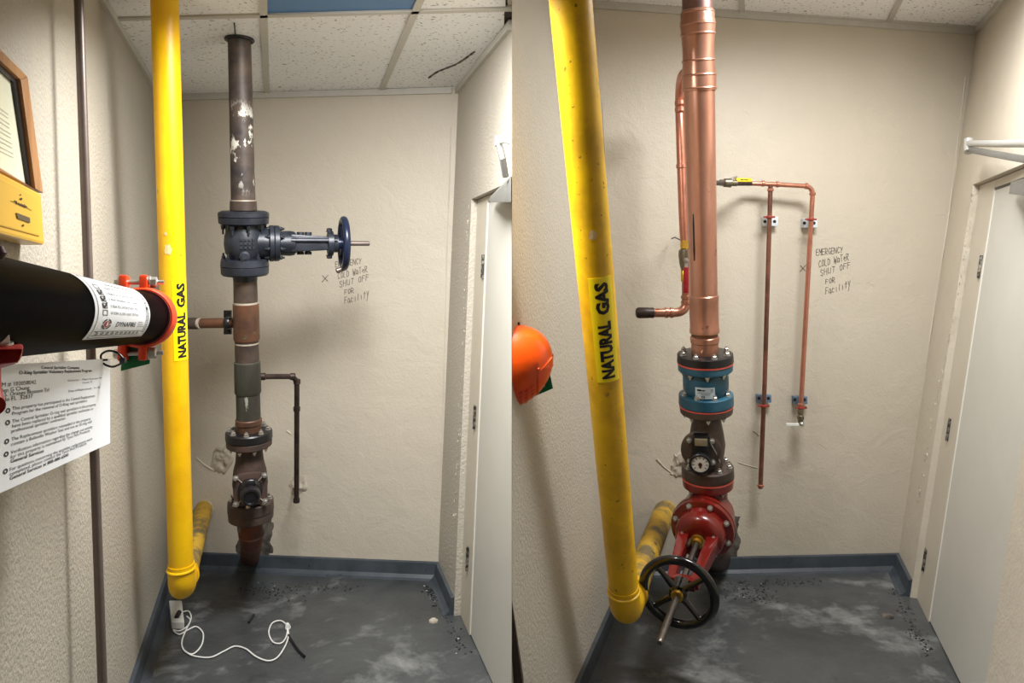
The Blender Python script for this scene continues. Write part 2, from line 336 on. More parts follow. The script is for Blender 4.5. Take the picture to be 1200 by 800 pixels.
def cyl_patch(fn, nu, nv):                                     # bent sheet with a little thickness: fn(u, v, lift)
    m = MB(); vs = []; fs = []
    for lift in (1.0, 0.0):
        for i in range(nu + 1):
            for j in range(nv + 1): vs.append(fn(i / nu, j / nv, lift))
    N = (nu + 1) * (nv + 1); I = lambda i, j: i * (nv + 1) + j
    for i in range(nu):
        for j in range(nv): fs += [(I(i, j), I(i + 1, j), I(i + 1, j + 1), I(i, j + 1)), (N + I(i, j), N + I(i, j + 1), N + I(i + 1, j + 1), N + I(i + 1, j))]
    for i in range(nu): fs += [(I(i, 0), N + I(i, 0), N + I(i + 1, 0), I(i + 1, 0)), (I(i, nv), I(i + 1, nv), N + I(i + 1, nv), N + I(i, nv))]
    for j in range(nv): fs += [(I(0, j), I(0, j + 1), N + I(0, j + 1), N + I(0, j)), (I(nu, j), N + I(nu, j), N + I(nu, j + 1), I(nu, j + 1))]
    return m.add(vs, fs)
# ---------------------------------------------------------------- the setting
class Wall:
    def __init__(self, O, V, U, inside):
        self.O = Vector(O); self.V = Vector(V); self.U = Vector(U).normalized(); self.N = self.U.cross(self.V).normalized()
        if self.N.dot(Vector(inside) - self.O) < 0: self.N = -self.N
    def pt(self, u, v, n=0.0): return self.O + self.U * u + self.V * v + self.N * n
    def hit(self, x, y, n=0.0):
        d = P(x, y, 1) - CAM; A = Matrix((self.U, self.V, -d)).transposed(); r = A.inverted() @ (CAM - self.O - self.N * n); return r.x, r.y
    def on(self, x, y, n=0.0): u, v = self.hit(x, y, n); return self.pt(u, v, n)
    def slab(self, mb, u0, u1, v0, v1, n0, n1):
        q = [self.pt(u0, v0, n0), self.pt(u1, v0, n0), self.pt(u1, v1, n0), self.pt(u0, v1, n0)]; q2 = [self.pt(u0, v0, n1), self.pt(u1, v0, n1), self.pt(u1, v1, n1), self.pt(u0, v1, n1)]
        return mb.hull8(q + q2)
def G(x, t, z): return Vector(((x - 600) / S * t, D * t, z))
def toward(vp): return Vector((-(vp - 600) / F, -1, 0))
HL, HR = ZC, 2.85
WL = Wall(G(203, 1.015, 0), G(187, 1.015, HL) - G(203, 1.015, 0), toward(311), (0, 1, 1))
WML = Wall(G(513, 0.975, 0), G(537, 0.975, HL) - G(513, 0.975, 0), toward(360), (-1, 3, 1))
WMR = Wall(G(740, 0.985, 0), G(694, 0.985, HR) - G(740, 0.985, 0), toward(890), (1, 3, 1))
WR = Wall(G(1050, 1.01, 0), G(1149, 1.01, HR) - G(1050, 1.01, 0), toward(888), (0, 1, 1))
a = Vector((-1.79, 3.972, 0)); b = Vector((-0.32, 3.815, 0)); WBL = Wall(a, (0, 0, HL), b - a, (0, 0, 1))
a = Vector((0.51, 3.854, 0)); b = Vector((2.17, 3.952, 0)); WBR = Wall(a, (0, 0, HR), b - a, (0, 0, 1))
def struct(name, mb, mat, label, bevel=0.0, smooth=False):
    return solo(name, mb, mat, label, {'w': 'wall', 'f': 'floor', 'c': 'ceiling', 'b': 'baseboard', 't': 'trim', 'd': 'door'}[name[0]], 'structure', None, bevel, smooth)
m = MB(); m.prism([(-3, -1.2, -0.06), (3.4, -1.2, -0.06), (3.4, 4.4, -0.06), (-3, 4.4, -0.06)], (0, 0, 0.06))
floor = struct('floor', m, 'floor', 'scuffed grey painted concrete floor running through both bays')
m = MB(); WBL.slab(m, -0.12, 1.6, 0, 1.06, 0, -0.07); wall_bl = struct('wall_back_left', m, 'wall', 'beige plaster back wall behind the black riser and dark gate valve')
m = MB(); WBR.slab(m, -0.12, 2.2, 0, 1.06, 0, -0.07); wall_br = struct('wall_back_right', m, 'wall', 'beige plaster back wall behind the bright copper riser')
def u_at_y(wl, Y): return (wl.O.y - Y) / -wl.U.y
uL = u_at_y(WL, 0.75); uR = u_at_y(WR, 0.75)
m = MB(); WL.slab(m, -0.1, uL, 0, 1.04, 0, -0.07); wall_l = struct('wall_left', m, 'wall_left', 'pale stippled plaster wall at far left with the framed certificate')
# right wall with a door opening
ou, _ = WR.hit(1148, 213); ou2, _ = WR.hit(1066, 660); oR = (ou + ou2) / 2; _, ovR = WR.hit(1148, 213); oR1 = oR + 1.15
m = MB(); WR.slab(m, -0.1, oR, 0, 1.04, 0, -0.07); WR.slab(m, oR, oR1, ovR, 1.04, 0, -0.07); WR.slab(m, oR1, uR, 0, 1.04, 0, -0.07)
wall_r = struct('wall_right', m, 'wall', 'beige plaster wall at far right around the off-white door')
pl = WL.pt(uL, 0); pr = WR.pt(uR, 0)
m = MB(); m.prism([(pl.x, pl.y, 0), (-1.25, -0.9, 0), (-1.32, -0.9, 0), (pl.x - 0.07, pl.y, 0)], (0, 0, 2.5)); struct('wall_front_left', m, 'wall_stipple', 'beige wall beside the viewer on the left side')
m = MB(); m.prism([(pr.x, pr.y, 0), (1.5, -0.9, 0), (1.57, -0.9, 0), (pr.x + 0.07, pr.y, 0)], (0, 0, 2.95)); struct('wall_front_right', m, 'wall', 'beige wall beside the viewer on the right side')
m = MB(); m.box((0.1, -0.95, 1.45), 3.2, 0.08, 3.0); struct('wall_front', m, 'wall', 'beige wall behind the viewer')
# the wedge-shaped pier between the two bays
def u_zero(wl, v): q = wl.pt(0, v); return -q.x / wl.U.x
ou, _ = WML.hit(555, 232); ou2, _ = WML.hit(533, 640); oL = (ou + ou2) / 2; _, ovL = WML.hit(555, 232)
m = MB(); TOPL = 1.2; TOPR = 1.03; rec = -0.045
A0 = WML.pt(-0.12, 0); A1 = WML.pt(-0.12, TOPL); B0 = WML.pt(oL, 0); Bv = WML.pt(oL, ovL); B1 = WML.pt(oL, TOPL); Nv = WML.pt(u_zero(WML, ovL), ovL); N1 = WML.pt(u_zero(WML, TOPL), TOPL)
r0 = WML.pt(oL, 0, rec); rv = WML.pt(oL, ovL, rec); e0 = WML.pt(-WML.pt(0, 0, rec).x / WML.U.x, 0, rec); ev = WML.pt(-WML.pt(0, ovL, rec).x / WML.U.x, ovL, rec)
C0 = WMR.pt(-0.12, 0); C1 = WMR.pt(-0.12, TOPR); E0 = WMR.pt(u_zero(WMR, 0), 0); E1 = WMR.pt(u_zero(WMR, TOPR), TOPR)
vsx = [A0, A1, B0, Bv, B1, Nv, N1, r0, rv, e0, ev, C0, C1, E0, E1]
m.add(vsx, [(0, 2, 3, 4, 1), (3, 5, 6, 4), (2, 7, 8, 3), (3, 8, 10, 5), (7, 9, 10, 8), (9, 13, 14, 6, 5, 10), (11, 12, 14, 13), (0, 1, 12, 11), (1, 4, 6, 14, 12), (0, 11, 13, 9, 7, 2)])
wall_m = struct('wall_middle', m, 'wall_stipple', 'wedge-shaped plaster pier standing between the two pipe bays')
# added wedge low on the pier nose, coloured as the dark past its edge
m = MB(); a_ = P(600.3, 710, 0.535); b_ = P(614, 812, 0.535); c_ = P(600.3, 812, 0.535)
m.prism([a_, b_, c_], (0, 0.2, 0)); struct('trim_1', m, 'edge_dark', 'added dark brown wedge low on the pier nose for the dark past its edge')
# ceilings
m = MB(); m.prism([(-2.5, -1.0, ZC + 0.012), (0.0, -1.0, ZC + 0.012), (0.0, 4.2, ZC + 0.012), (-2.5, 4.2, ZC + 0.012)], (0, 0, 0.05))
ceil_l = struct('ceiling_left', m, 'darkgap', 'suspended ceiling of speckled tiles above the left bay')
m = MB(); q = [Vector((x, y, zc_r(x) + 0.012)) for x, y in ((0.0, -1.0), (2.9, -1.0), (2.9, 4.2), (0.0, 4.2))]; m.prism(q, (0, 0, 0.05))
ceil_r = struct('ceiling_right', m, 'darkgap', 'suspended ceiling of speckled tiles above the right bay')
m = MB(); m.box((0.0, 0.85, 2.67), 0.03, 3.7, 0.46); struct('trim_2', m, 'wall', 'beige bulkhead strip joining the two ceiling heights')
def clip(poly, f):
    out = []
    for i in range(len(poly)):
        p, q = poly[i], poly[(i + 1) % len(poly)]; a, b = f(p), f(q)
        if a >= 0: out.append(p)
        if (a >= 0) != (b >= 0): out.append(p + (q - p) * (a / (a - b)))
    return out
def ceil_pt(xb, tb, vp, t, zf):         # ceiling point on the grid line that starts at column xb of the back wall
    y = D * tb; yy = D * t; X = (xb - 600) / S * tb + (vp - 600) / F * (yy - y); return Vector((X, yy, zf(X)))
def tiles(parent, cols, rows, zf, side, skip=()):
    for i in range(len(cols) - 1):
        for j in range(len(rows) - 1):
            (x0, t0, v0), (x1, t1, v1) = cols[i], cols[i + 1]
            q = [ceil_pt(x0, t0, v0, rows[j] * t0, zf), ceil_pt(x1, t1, v1, rows[j] * t1, zf), ceil_pt(x1, t1, v1, rows[j + 1] * t1, zf), ceil_pt(x0, t0, v0, rows[j + 1] * t0, zf)]
            q = clip(q, lambda p: side * p.x - 0.02)
            if len(q) < 3: continue
            c = sum(q, Vector()) / len(q); q = [p + (c - p).normalized() * 0.016 for p in q]
            mm = MB(); mm.prism(q, (0, 0, 0.012))
            if (i, j) in skip: part('light_panel', mm, 'bluepanel', parent, 'blue lamp panel set in the ceiling grid', smooth=False)
            else: part('ceiling_tile', mm, 'tile', parent, smooth=False)
    def bar(p, q):
        if side * p.x < 0 and side * q.x < 0: return
        if side * p.x < 0: p = q + (p - q) * ((side * q.x) / (side * q.x - side * p.x))
        if side * q.x < 0: q = p + (q - p) * ((side * p.x) / (side * p.x - side * q.x))
        d = (q - p).normalized(); e = Vector((0, 0, 1)).cross(d).normalized(); mm = MB(); mm.box((p + q) / 2 + Vector((0, 0, -0.001)), (q - p).length, 0.026, 0.014, (d, e, d.cross(e))); part('grid_bar', mm, 'grid', parent, smooth=False)
    for (x0, t0, v0) in cols: bar(ceil_pt(x0, t0, v0, rows[0] * t0, zf), ceil_pt(x0, t0, v0, rows[-1] * t0, zf))
    for r in rows:
        for i in range(len(cols) - 1): bar(ceil_pt(*cols[i], r * cols[i][1], zf), ceil_pt(*cols[i + 1], r * cols[i + 1][1], zf))
tiles(ceil_l, [(187, 1.013, 311), (313, 1.0, 322), (447, 0.985, 355), (537, 0.974, 360)], [1.0, 0.70, 0.40, 0.12], lambda X: ZC, -1, ((1, 1),))
tiles(ceil_r, [(694, 0.984, 890), (870, 0.993, 889), (1042, 1.002, 888), (1149, 1.009, 888)], [1.0, 0.72, 0.44, 0.16], zc_r, 1)
# added open-bottomed lamp housings, unseen; lips shaped to shade the upper walls
def housing(c, lab, lip, side, tilt):
    root = thing('ceiling_lamp', lab, 'lamp', c); hx, hy = 0.33, 0.255
    m = MB(); m.box(c + Vector((0, 0, 0.03)), 2 * hx, 2 * hy, 0.006); part('back_plate', m, 'grid', root, smooth=False)
    for sx in (-1, 1): m = MB(); m.box(c + Vector((sx * hx, 0, 0.032 - (side + 0.032) / 2)), 0.006, 2 * hy, side + 0.032); part('side_lip', m, 'grid', root, smooth=False)
    for sy in (-1, 1): m = MB(); m.box(c + Vector((0, sy * hy, 0.032 - (lip + 0.032) / 2)), 2 * hx, 0.006, lip + 0.032); part('end_lip', m, 'grid', root, smooth=False)
    root.rotation_euler = (math.radians(tilt), 0, 0)
housing(LAMP_L, 'added unseen white lamp housing over the front of the left bay', 0.008, 0.008, 17); housing(LAMP_R, 'added unseen white lamp housing over the front of the right bay', 0.07, 0.04, 8)
# wall angles: thin dark-edged strips where ceiling meets walls
def angle(wl, u0, u1, zf, n, lab):
    mm = MB(); k = []
    for u in (u0, u1):
        p = wl.pt(u, 0); d = wl.V; z = zf(p.x); f = z / d.z; z2 = zf((p + d * f).x); f = z2 / d.z
        k.append((wl.pt(u, f - 0.013, 0.0), wl.pt(u, f - 0.013, 0.016), wl.pt(u, f - 0.001, 0.016), wl.pt(u, f - 0.001, 0.0)))
    mm.hull8([*k[0], *k[1]]); struct('trim_%d' % n, mm, 'grid', lab)
angle(WL, -0.02, uL, lambda X: ZC, 3, 'metal wall angle along the ceiling over the stippled left wall')
angle(WBL, -0.05, 1.5, lambda X: ZC, 4, 'metal wall angle along the ceiling over the left back wall')
angle(WML, -0.02, u_zero(WML, 1), lambda X: ZC, 5, 'metal wall angle along the ceiling over the left bay door')
angle(WBR, -0.12, 2.0, zc_r, 6, 'metal wall angle along the ceiling over the right back wall')
angle(WR, -0.02, uR, zc_r, 7, 'metal wall angle along the ceiling over the far right wall')
# coved baseboards
def cove(wl, u0, u1, side, lab, h=0.075):
    mm = MB(); prof = [(0.0, 0.0), (0.05, 0.0), (0.034, 0.006), (0.02, 0.02), (0.014, h), (0.0, h + 0.004)]
    vsz = []
    for u in (u0, u1):
        for n_, z in prof: p = wl.pt(u, z / wl.V.z); N = Vector((wl.N.x, wl.N.y, 0)).normalized(); vsz.append(p + N * n_)
    k = len(prof); mm.add(vsz, [tuple(range(k)), tuple(range(2 * k - 1, k - 1, -1))] + [(i, (i + 1) % k, k + (i + 1) % k, k + i) for i in range(k)])
    struct('baseboard_' + side, mm, 'cove', lab)
cove(WL, -0.02, uL, 'left', 'blue-grey coved base along the stippled left wall')
cove(WBL, -0.06, 1.50, 'back_left', 'blue-grey coved base along the left back wall')
cove(WML, -0.02, oL - 0.01, 'middle_left', 'short blue-grey coved base between left back corner and door')
cove(WMR, -0.02, u_zero(WMR, 0) - 0.02, 'middle_right', 'blue-grey coved base along the pier beside the right yellow pipe')
cove(WBR, -0.06, 1.72, 'back_right', 'blue-grey coved base along the right back wall')
cove(WR, -0.02, oR - 0.01, 'right', 'short blue-grey coved base between right back corner and door')
# doors
def door(name, wl, o0, o1, ov, leaf_x, hinges, lab, rec, nose):
    root = thing(name, lab, 'door', wl.pt((o0 + o1) / 2, 0), None, 'structure')
    lu = wl.hit(*leaf_x, rec + 0.012)[0]; lv = wl.hit(leaf_x[0], leaf_x[1], rec + 0.012)[1]
    def end(v, n_): 
        if not nose: return o1 - 0.03
        q = wl.pt(0, v, n_); return -q.x / wl.U.x - 0.004
    def slabx(u0, v0, v1, n0, n1):
        mm = MB(); q = []
        for n_ in (n0, n1): q += [wl.pt(u0, v0, n_), wl.pt(end(v0, n_), v0, n_), wl.pt(end(v1, n_), v1, n_), wl.pt(u0, v1, n_)]
        return mm.hull8(q)
    fr = MB(); wl.slab(fr, o0 + 0.001, lu - 0.004, 0.001, ov - 0.001, rec, rec + 0.018); fr.hull8(slabx(lu - 0.004, lv + 0.004, ov - 0.001, rec, rec + 0.018).v)
    part('door_frame', fr, 'jamb', root, smooth=False, bevel=0.002)
    part('leaf', slabx(lu, 0.004, lv, rec, rec + 0.014), 'door', root, smooth=False, bevel=0.002)
    ed = MB(); wl.slab(ed, lu - 0.004, lu + 0.005, 0.004, lv, rec, rec + 0.0155); part('edge_strip', ed, 'white', root, 'bare white door edge', smooth=False)
    for hx, hy in hinges:
        u, v = wl.hit(hx, hy, rec + 0.03); dv = 0.05 / wl.V.length; mm = MB(); a_ = wl.pt(u, v - dv, rec + 0.02); b_ = wl.pt(u, v + dv, rec + 0.02)
        for k in range(5): mm.cyl(a_.lerp(b_, k / 5 + 0.01), a_.lerp(b_, (k + 1) / 5 - 0.01), 0.009, seg=12)
        wl.slab(mm, u - 0.028, u + 0.006, v - dv, v + dv, rec + 0.004, rec + 0.021); part('hinge', mm, 'hinge', root)
    return root
door1 = door('door_1', WML, oL, oL + 0.5, ovL, (573, 238), [(563.5, 312), (554, 489), (545.5, 655)], 'off-white door in the left bay, hinged beside the beige corner', rec, True)
door2 = door('door_2', WR, oR, oR1, ovR, (1167, 223), [(1146, 312), (1109, 503), (1081, 656)], 'off-white door at the far right of the right bay', -0.045, False)
# door closers
q = lambda x, y, n_: WML.on(x, y, n_)
m = MB(); a_ = WML.hit(573, 226, 0.03); m.hull8([q(573, 237, 0.0), q(599, 236, 0.0), q(599, 205, 0.0), q(574, 231, 0.0), q(573, 237, 0.05), q(599, 237, 0.05), q(599, 208, 0.05), q(575, 230, 0.05)]); cb = part('closer_body', m, 'closer', door1, bevel=0.004)
m = MB(); m.tube([q(585, 169, 0.09), q(589, 186, 0.08), q(592.5, 207, 0.06)], 0.011, 8); part('closer_arm', m, 'closer', door1)
m = MB(); m.tube([q(584, 166, 0.09), q(592, 165, 0.085), q(599.5, 167, 0.08)], 0.008, 10); part('closer_arm', m, 'alum', door1)
m = MB(); m.cyl(q(584.5, 171, 0.09), q(584.5, 160, 0.09), 0.013, seg=16); part('knuckle', m, 'alum', door1)
q = lambda x, y, n_: WR.on(x, y, n_)
m = MB(); m.hull8([q(1184, 227, 0.0), q(1216, 230, 0.0), q(1216, 205, 0.0), q(1184, 213, 0.0), q(1182, 227, 0.05), q(1216, 231, 0.05), q(1216, 206, 0.05), q(1187, 214, 0.05)]); part('closer_body', m, 'closer', door2, bevel=0.004)
m = MB(); m.tube([q(1135, 168, 0.1), q(1170, 168.5, 0.1), q(1215, 168, 0.1)], 0.0135, 12); part('closer_arm', m, 'alum', door2)
a_, b_ = q(1133, 175, 0.1), q(1215, 189, 0.09); d_ = (b_ - a_).normalized(); _, e1, e2 = basis(d_); m = MB(); m.box((a_ + b_) / 2, (b_ - a_).length, 0.012, 0.026, (d_, e1, e2)); part('closer_arm', m, 'closer', door2, bevel=0.003)
m = MB(); m.cyl(q(1135, 178, 0.1), q(1135, 164, 0.1), 0.018, seg=18); part('knuckle', m, 'alum', door2)
# ================================================================ LEFT BAY
def view_frame(ax, c):                        # towards the camera / to the right, square to the run
    wv = CAM - c; wv = (wv - ax * wv.dot(ax)).normalized(); e = wv.cross(ax) if wv.cross(ax).x > 0 else ax.cross(wv); return wv, e.normalized()
def sticker(parent, A, ra, y0, y1, f0, f1):   # NATURAL GAS sticker bent around a pipe; text climbs the pipe
    p0, p1 = A.at(y0), A.at(y1)
    def fn(u, v, lift):                       # u up the pipe, v from right edge to left edge
        c = p1.lerp(p0, u); wv, e = view_frame(A.d, c); q = math.radians(f1 + (f0 - f1) * v); r = ra(c) + 0.0004 + lift * 0.0008; return c + (wv * math.cos(q) + e * math.sin(q)) * r
    st = part('pipe_marker', cyl_patch(fn, 1, 14), 'sticker', parent, 'bright yellow NATURAL GAS sticker')
    pr = Print(); pr.text('NATURAL', 0.035, 0.22, 0.555, 0.56, 0.055); pr.text('GAS', 0.655, 0.22, 0.30, 0.56, 0.055); pr.cut(1, 14)
    part('lettering', pr.mb(lambda u, v: fn(u, v, 1.7)), 'ink', st, 'black capital letters', smooth=False)
def gas_pipe(tag, A, rt, rb, elbow_y, wall_pt, mat, label):
    top = A.at(-40); el = A.at(elbow_y); root = thing('gas_pipe', label, 'pipe', el - Vector((0, 0, 0.06)))
    def ra(c): k = (c - A.A).length / A.L; return rt + (rb - rt) * min(1, max(0, k))
    zt_ = (ZC if A.A.x < 0 else zc_r(A.A.x)) + 0.03; up_ = A.A + A.d * ((zt_ - A.A.z) / A.d.z); m = MB(); m.lathe([(up_, rt), (A.A, rt), (A.at(elbow_y - 28), ra(A.at(elbow_y - 28)))], A.d, 40); part('pipe', m, mat, root)
    r1 = ra(el); w_ = Vector(wall_pt); dirb = (w_ - el).normalized()
    m = MB(); pts = fillet([A.at(elbow_y - 30), el, el + dirb * 0.2], 0.095, 10); m.tube(pts, r1 * 1.07, 28); part('elbow', m, mat, root)
    for q, dq in ((A.at(elbow_y - 24), A.d), (el + dirb * 0.15, dirb)):
        m = MB(); m.ring(q, dq, r1 * 1.04, 0.006, 36, 8); part('weld_bead', m, mat, root)
    m = MB(); m.tube([el + dirb * 0.17, el + dirb * 0.3, w_ + dirb * 0.03], r1 * 0.97, 28); part('branch', m, 'yellow_old', root, 'chipped dull yellow run back to the wall')
    return root, ra
AL = Axis(P(193, 0, 0.655), P(213, 692, 0.715))
gl, raL = gas_pipe('l', AL, px(31, 0.655) / 2, px(27.5, 0.715) / 2, 690, WBL.on(239, 596), 'yellow_l', 'yellow gas pipe in the left bay, behind the black sprinkler main')
sticker(gl, AL, raL, 326, 420, -4, 72)
def chip(parent, A, ra, x_off, y, wd, h, mat='chip'):
    c = A.at(y); wv, e = view_frame(A.d, c); pts = []
    for k in range(11):
        q = 2 * math.pi * k / 11; rr = R.uniform(0.6, 1.1); pts.append((wd * math.cos(q) * rr, h * math.sin(q) * rr))
    r = ra(c); vs = []
    for a_, b_ in pts:
        an = (x_off + a_) / r; vs.append(c + A.d * b_ + (wv * math.cos(an) + e * math.sin(an)) * (r + 0.0012))
    cc = c + (wv * math.cos(x_off / r) + e * math.sin(x_off / r)) * (r + 0.0014); m = MB(); m.add(vs + [cc], [(k, (k + 1) % 11, 11) for k in range(11)]); part('paint_chip', m, mat, parent, smooth=False)
chip(gl, AL, raL, -0.012, 291, 0.017, 0.024); chip(gl, AL, raL, -0.018, 273, 0.006, 0.008)
# ---- black steel riser: upper pipe
AR_ = Axis(P(280.5, 45, 0.771), P(294.3, 612, 0.835))
root = thing('riser_pipe', 'black riser pipe with peeling white paint running up into the ceiling', 'pipe', AR_.at(246.5))
m = MB(); AR_.lathe(m, [(28, 26), (150, 26.5), (236, 27.5)]); part('pipe', m, 'riser_top', root)
m = MB(); AR_.lathe(m, [(235, 28), (236, 30), (246, 30.5), (246.5, 29)]); part('collar', m, 'brownpipe', root)
m = MB(); AR_.lathe(m, [(234.2, 28.2), (235.6, 28.6)]); part('weld_line', m, 'solder', root)
c = AR_.at(48); m = MB(); m.ring((c.x, c.y, ZC - 0.006), (0, 0, 1), px(28, c.y / D) / 2 + 0.004, 0.006, 40, 10); part('ceiling_ring', m, 'black', root)
m = MB(); t_ = c.y / D; m.tube([P(274.5, 27, 0.72), P(275.2, 35, 0.735), P(275.8, 44, 0.765)], 0.0025, 8); part('wire', m, 'ceilblack', root)
# ---- gate valve with horizontal stem
C = AR_.at(285); tC = C.y / D; phi = math.radians(20); ad = Vector((math.cos(phi), math.sin(phi), 0.012)).normalized()
root = thing('gate_valve', 'dark iron gate valve with blue handwheel on the left riser', 'valve', AR_.at(322))
m = MB(); AR_.lathe(m, [(247, 33), (247.2, 50), (249, 57), (253.5, 57.5), (254, 55), (254.6, 57), (261.5, 56), (263, 50)]); fl = part('flange', m, 'iron', root)
bolts(root, AR_.at(263.5), AR_.d, px(23.5, tC), 8, 0.008, 'iron', 0.3, 0.02, 0.014)
m = MB(); AR_.lathe(m, [(262, 36), (268, 38), (276, 44), (286, 45.5), (296, 43), (300, 37), (305, 36)]); bd = part('body', m, 'iron', root)
wv, e = view_frame(AR_.d, C)
pr = MB()
for i in range(4):
    for j in range(3):
        an = math.radians(-8 + i * 11); pr.box(AR_.at(279 + j * 4.6) + (wv * math.cos(an) + e * math.sin(an)) * (px(45, tC) / 2 + 0.001), 0.009, 0.006, 0.008, (e * math.cos(an) - wv * math.sin(an), wv * math.cos(an) + e * math.sin(an), Vector((0, 0, 1))))
part('cast_marks', pr, 'iron', bd)
m = MB(); b0 = AR_.at(298) + wv * px(17, tC); m.cprof(b0, wv, [(0, 0.022), (0.022, 0.02), (0.024, 0.012), (0.03, 0.012)], 20); part('plug', m, 'iron', root)
m = MB(); AR_.lathe(m, [(303, 50), (304, 53), (311, 54.5), (311.4, 52.5), (312, 54), (320, 53.5), (322, 50), (322.2, 30)]); part('flange', m, 'iron', root)
bolts(root, AR_.at(303.5), -AR_.d, px(23.5, tC), 8, 0.008, 'iron', 0.3, 0.012, 0.012)
k = lambda x: (x - 288.5) / S * tC / math.cos(phi) / 1.0
def dist(x):                                                   # distance along the stem for image column x
    lo, hi = 0.0, 1.2
    for _ in range(40):
        mid = (lo + hi) / 2; q = C + ad * mid
        if 600 + q.x * F / q.y < x: lo = mid
        else: hi = mid
    return lo
rp = lambda w_: px(w_, tC)
m = MB(); m.cprof(C, ad, [(0, rp(17)), (dist(308), rp(18)), (dist(315), rp(17.5))]); part('neck', m, 'iron', root)
m = MB(); m.cprof(C, ad, [(dist(315), rp(20)), (dist(316), rp(21.5)), (dist(320.5), rp(21.5)), (dist(321), rp(20.5)), (dist(322), rp(21.5)), (dist(327), rp(21)), (dist(328), rp(19))]); part('bonnet_flange', m, 'iron', root)
bolts(root, C + ad * dist(328), ad, rp(18.5), 8, 0.007, 'iron', 0.5, 0.008); bolts(root, C + ad * dist(315), -ad, rp(18.5), 8, 0.007, 'iron', 0.5, 0.008)
m = MB(); m.cprof(C, ad, [(dist(327), rp(14.5)), (dist(340), rp(15)), (dist(345), rp(14)), (dist(348), rp(10))]); part('bonnet', m, 'iron', root)
up = Vector((0, 0, 1)); sd = ad.cross(up).normalized()
for sg in (1, -1):
    m = MB(); a_ = C + ad * dist(340) + sd * sg * rp(10); b_ = C + ad * dist(394) + sd * sg * rp(6.5); d_ = (b_ - a_).normalized(); e_ = up.cross(d_).normalized()
    m.hull8([a_ - e_ * rp(2.5) - up * rp(10.5), a_ + e_ * rp(2.5) - up * rp(10.5), a_ + e_ * rp(2.5) + up * rp(10.5), a_ - e_ * rp(2.5) + up * rp(10.5), b_ - e_ * rp(2.2) - up * rp(7.5), b_ + e_ * rp(2.2) - up * rp(7.5), b_ + e_ * rp(2.2) + up * rp(7.5), b_ - e_ * rp(2.2) + up * rp(7.5)]); part('yoke_arm', m, 'iron', root, bevel=0.008)
    m = MB(); m.tube([a_ - sd * 0 + sd * sg * rp(3) + up * rp(3), b_ + sd * sg * rp(3) + up * rp(3)], rp(2.6), 10); part('yoke_rib', m, 'iron', root)
for x_ in (352, 361):
    for sg in (1, -1):
        m = MB(); m.cprof(C + ad * dist(x_) - up * sg * rp(2), up * sg, [(0, rp(3)), (rp(12), rp(3)), (rp(12), rp(4.4)), (rp(15.5), rp(4.4))], 8); part('gland_bolt', m, 'iron', root)
m = MB(); m.cprof(C, ad, [(dist(354), rp(8)), (dist(360), rp(8)), (dist(361), rp(5))]); part('gland', m, 'iron', root)
m = MB(); m.cprof(C, ad, [(dist(383), rp(9)), (dist(384), rp(14.5)), (dist(390), rp(15)), (dist(391), rp(11)), (dist(396), rp(11))]); part('yoke_hub', m, 'iron', root)
for sg in (1, -1): bolt(root, C + ad * dist(386) + up * sg * rp(14), up * sg, 0.012, 'iron', 0.012)
m = MB(); m.cprof(C, ad, [(dist(340), rp(3)), (dist(432.4), rp(3)), (dist(433), rp(2.4))], 16); part('stem', m, 'conduit', root)
Wc = C + ad * dist(403); Rw = rp(34.5) * 0.97
hw = MB(); hw.ring(Wc, ad, Rw - rp(4.2), rp(4.2), 56, 14); wheel = part('handwheel', hw, 'wheelblue', root, 'dark blue spoked handwheel')
m = MB(); m.cprof(C, ad, [(dist(396), rp(7)), (dist(407), rp(7.5)), (dist(408), rp(5))]); part('hub', m, 'wheelblue', wheel)
for k_ in range(4):
    q_ = math.pi / 4 + k_ * math.pi / 2 + 0.25; d_ = up * math.cos(q_) + sd * math.sin(q_); m = MB(); m.tube([Wc + d_ * rp(5), Wc + d_ * (Rw - rp(4))], rp(2.6), 10); part('spoke', m, 'wheelblue', wheel)
m = MB(); q_ = Wc - up * (Rw - rp(3)); m.cprof(q_ - ad * 0.0, -ad - up * 0.35, [(0, rp(3)), (rp(9), rp(3.4)), (rp(10), rp(2))], 14); part('grip', m, 'conduit', wheel)
# ---- sectioned lower riser
root = thing('riser_section', 'brown and green-grey sleeved riser section below the dark gate valve', 'pipe', AR_.at(500))
m = MB(); AR_.lathe(m, [(322, 28), (329, 27)]); part('stub', m, 'iron', root)
m = MB(); AR_.lathe(m, [(329, 26.6), (356, 27.2)]); part('pipe', m, 'brownpipe', root)
m = MB(); AR_.lathe(m, [(353.6, 27.6), (355.8, 28)]); part('solder_line', m, 'solder', root)
m = MB(); AR_.lathe(m, [(355.5, 27), (356, 29.3), (396.5, 29.6), (398.5, 28.5)]); part('sleeve', m, 'oldcopper', root)
m = MB(); AR_.lathe(m, [(396, 26.8), (424, 27)]); part('pipe', m, 'brownpipe', root)
m = MB(); AR_.lathe(m, [(401, 27.2), (402.6, 27.4)]); part('solder_line', m, 'solder', root)
m = MB(); AR_.lathe(m, [(423, 27), (424, 29.5), (459, 30), (461, 28)]); part('sleeve', m, 'verdigris', root)
m = MB(); AR_.lathe(m, [(460, 27), (493, 27.4)]); part('pipe', m, 'verdigris', root)
m = MB(); AR_.lathe(m, [(490, 27.6), (491, 29.8), (496, 30), (497, 28), (507, 28.4)]); part('copper_collar', m, 'oldcopper', root)
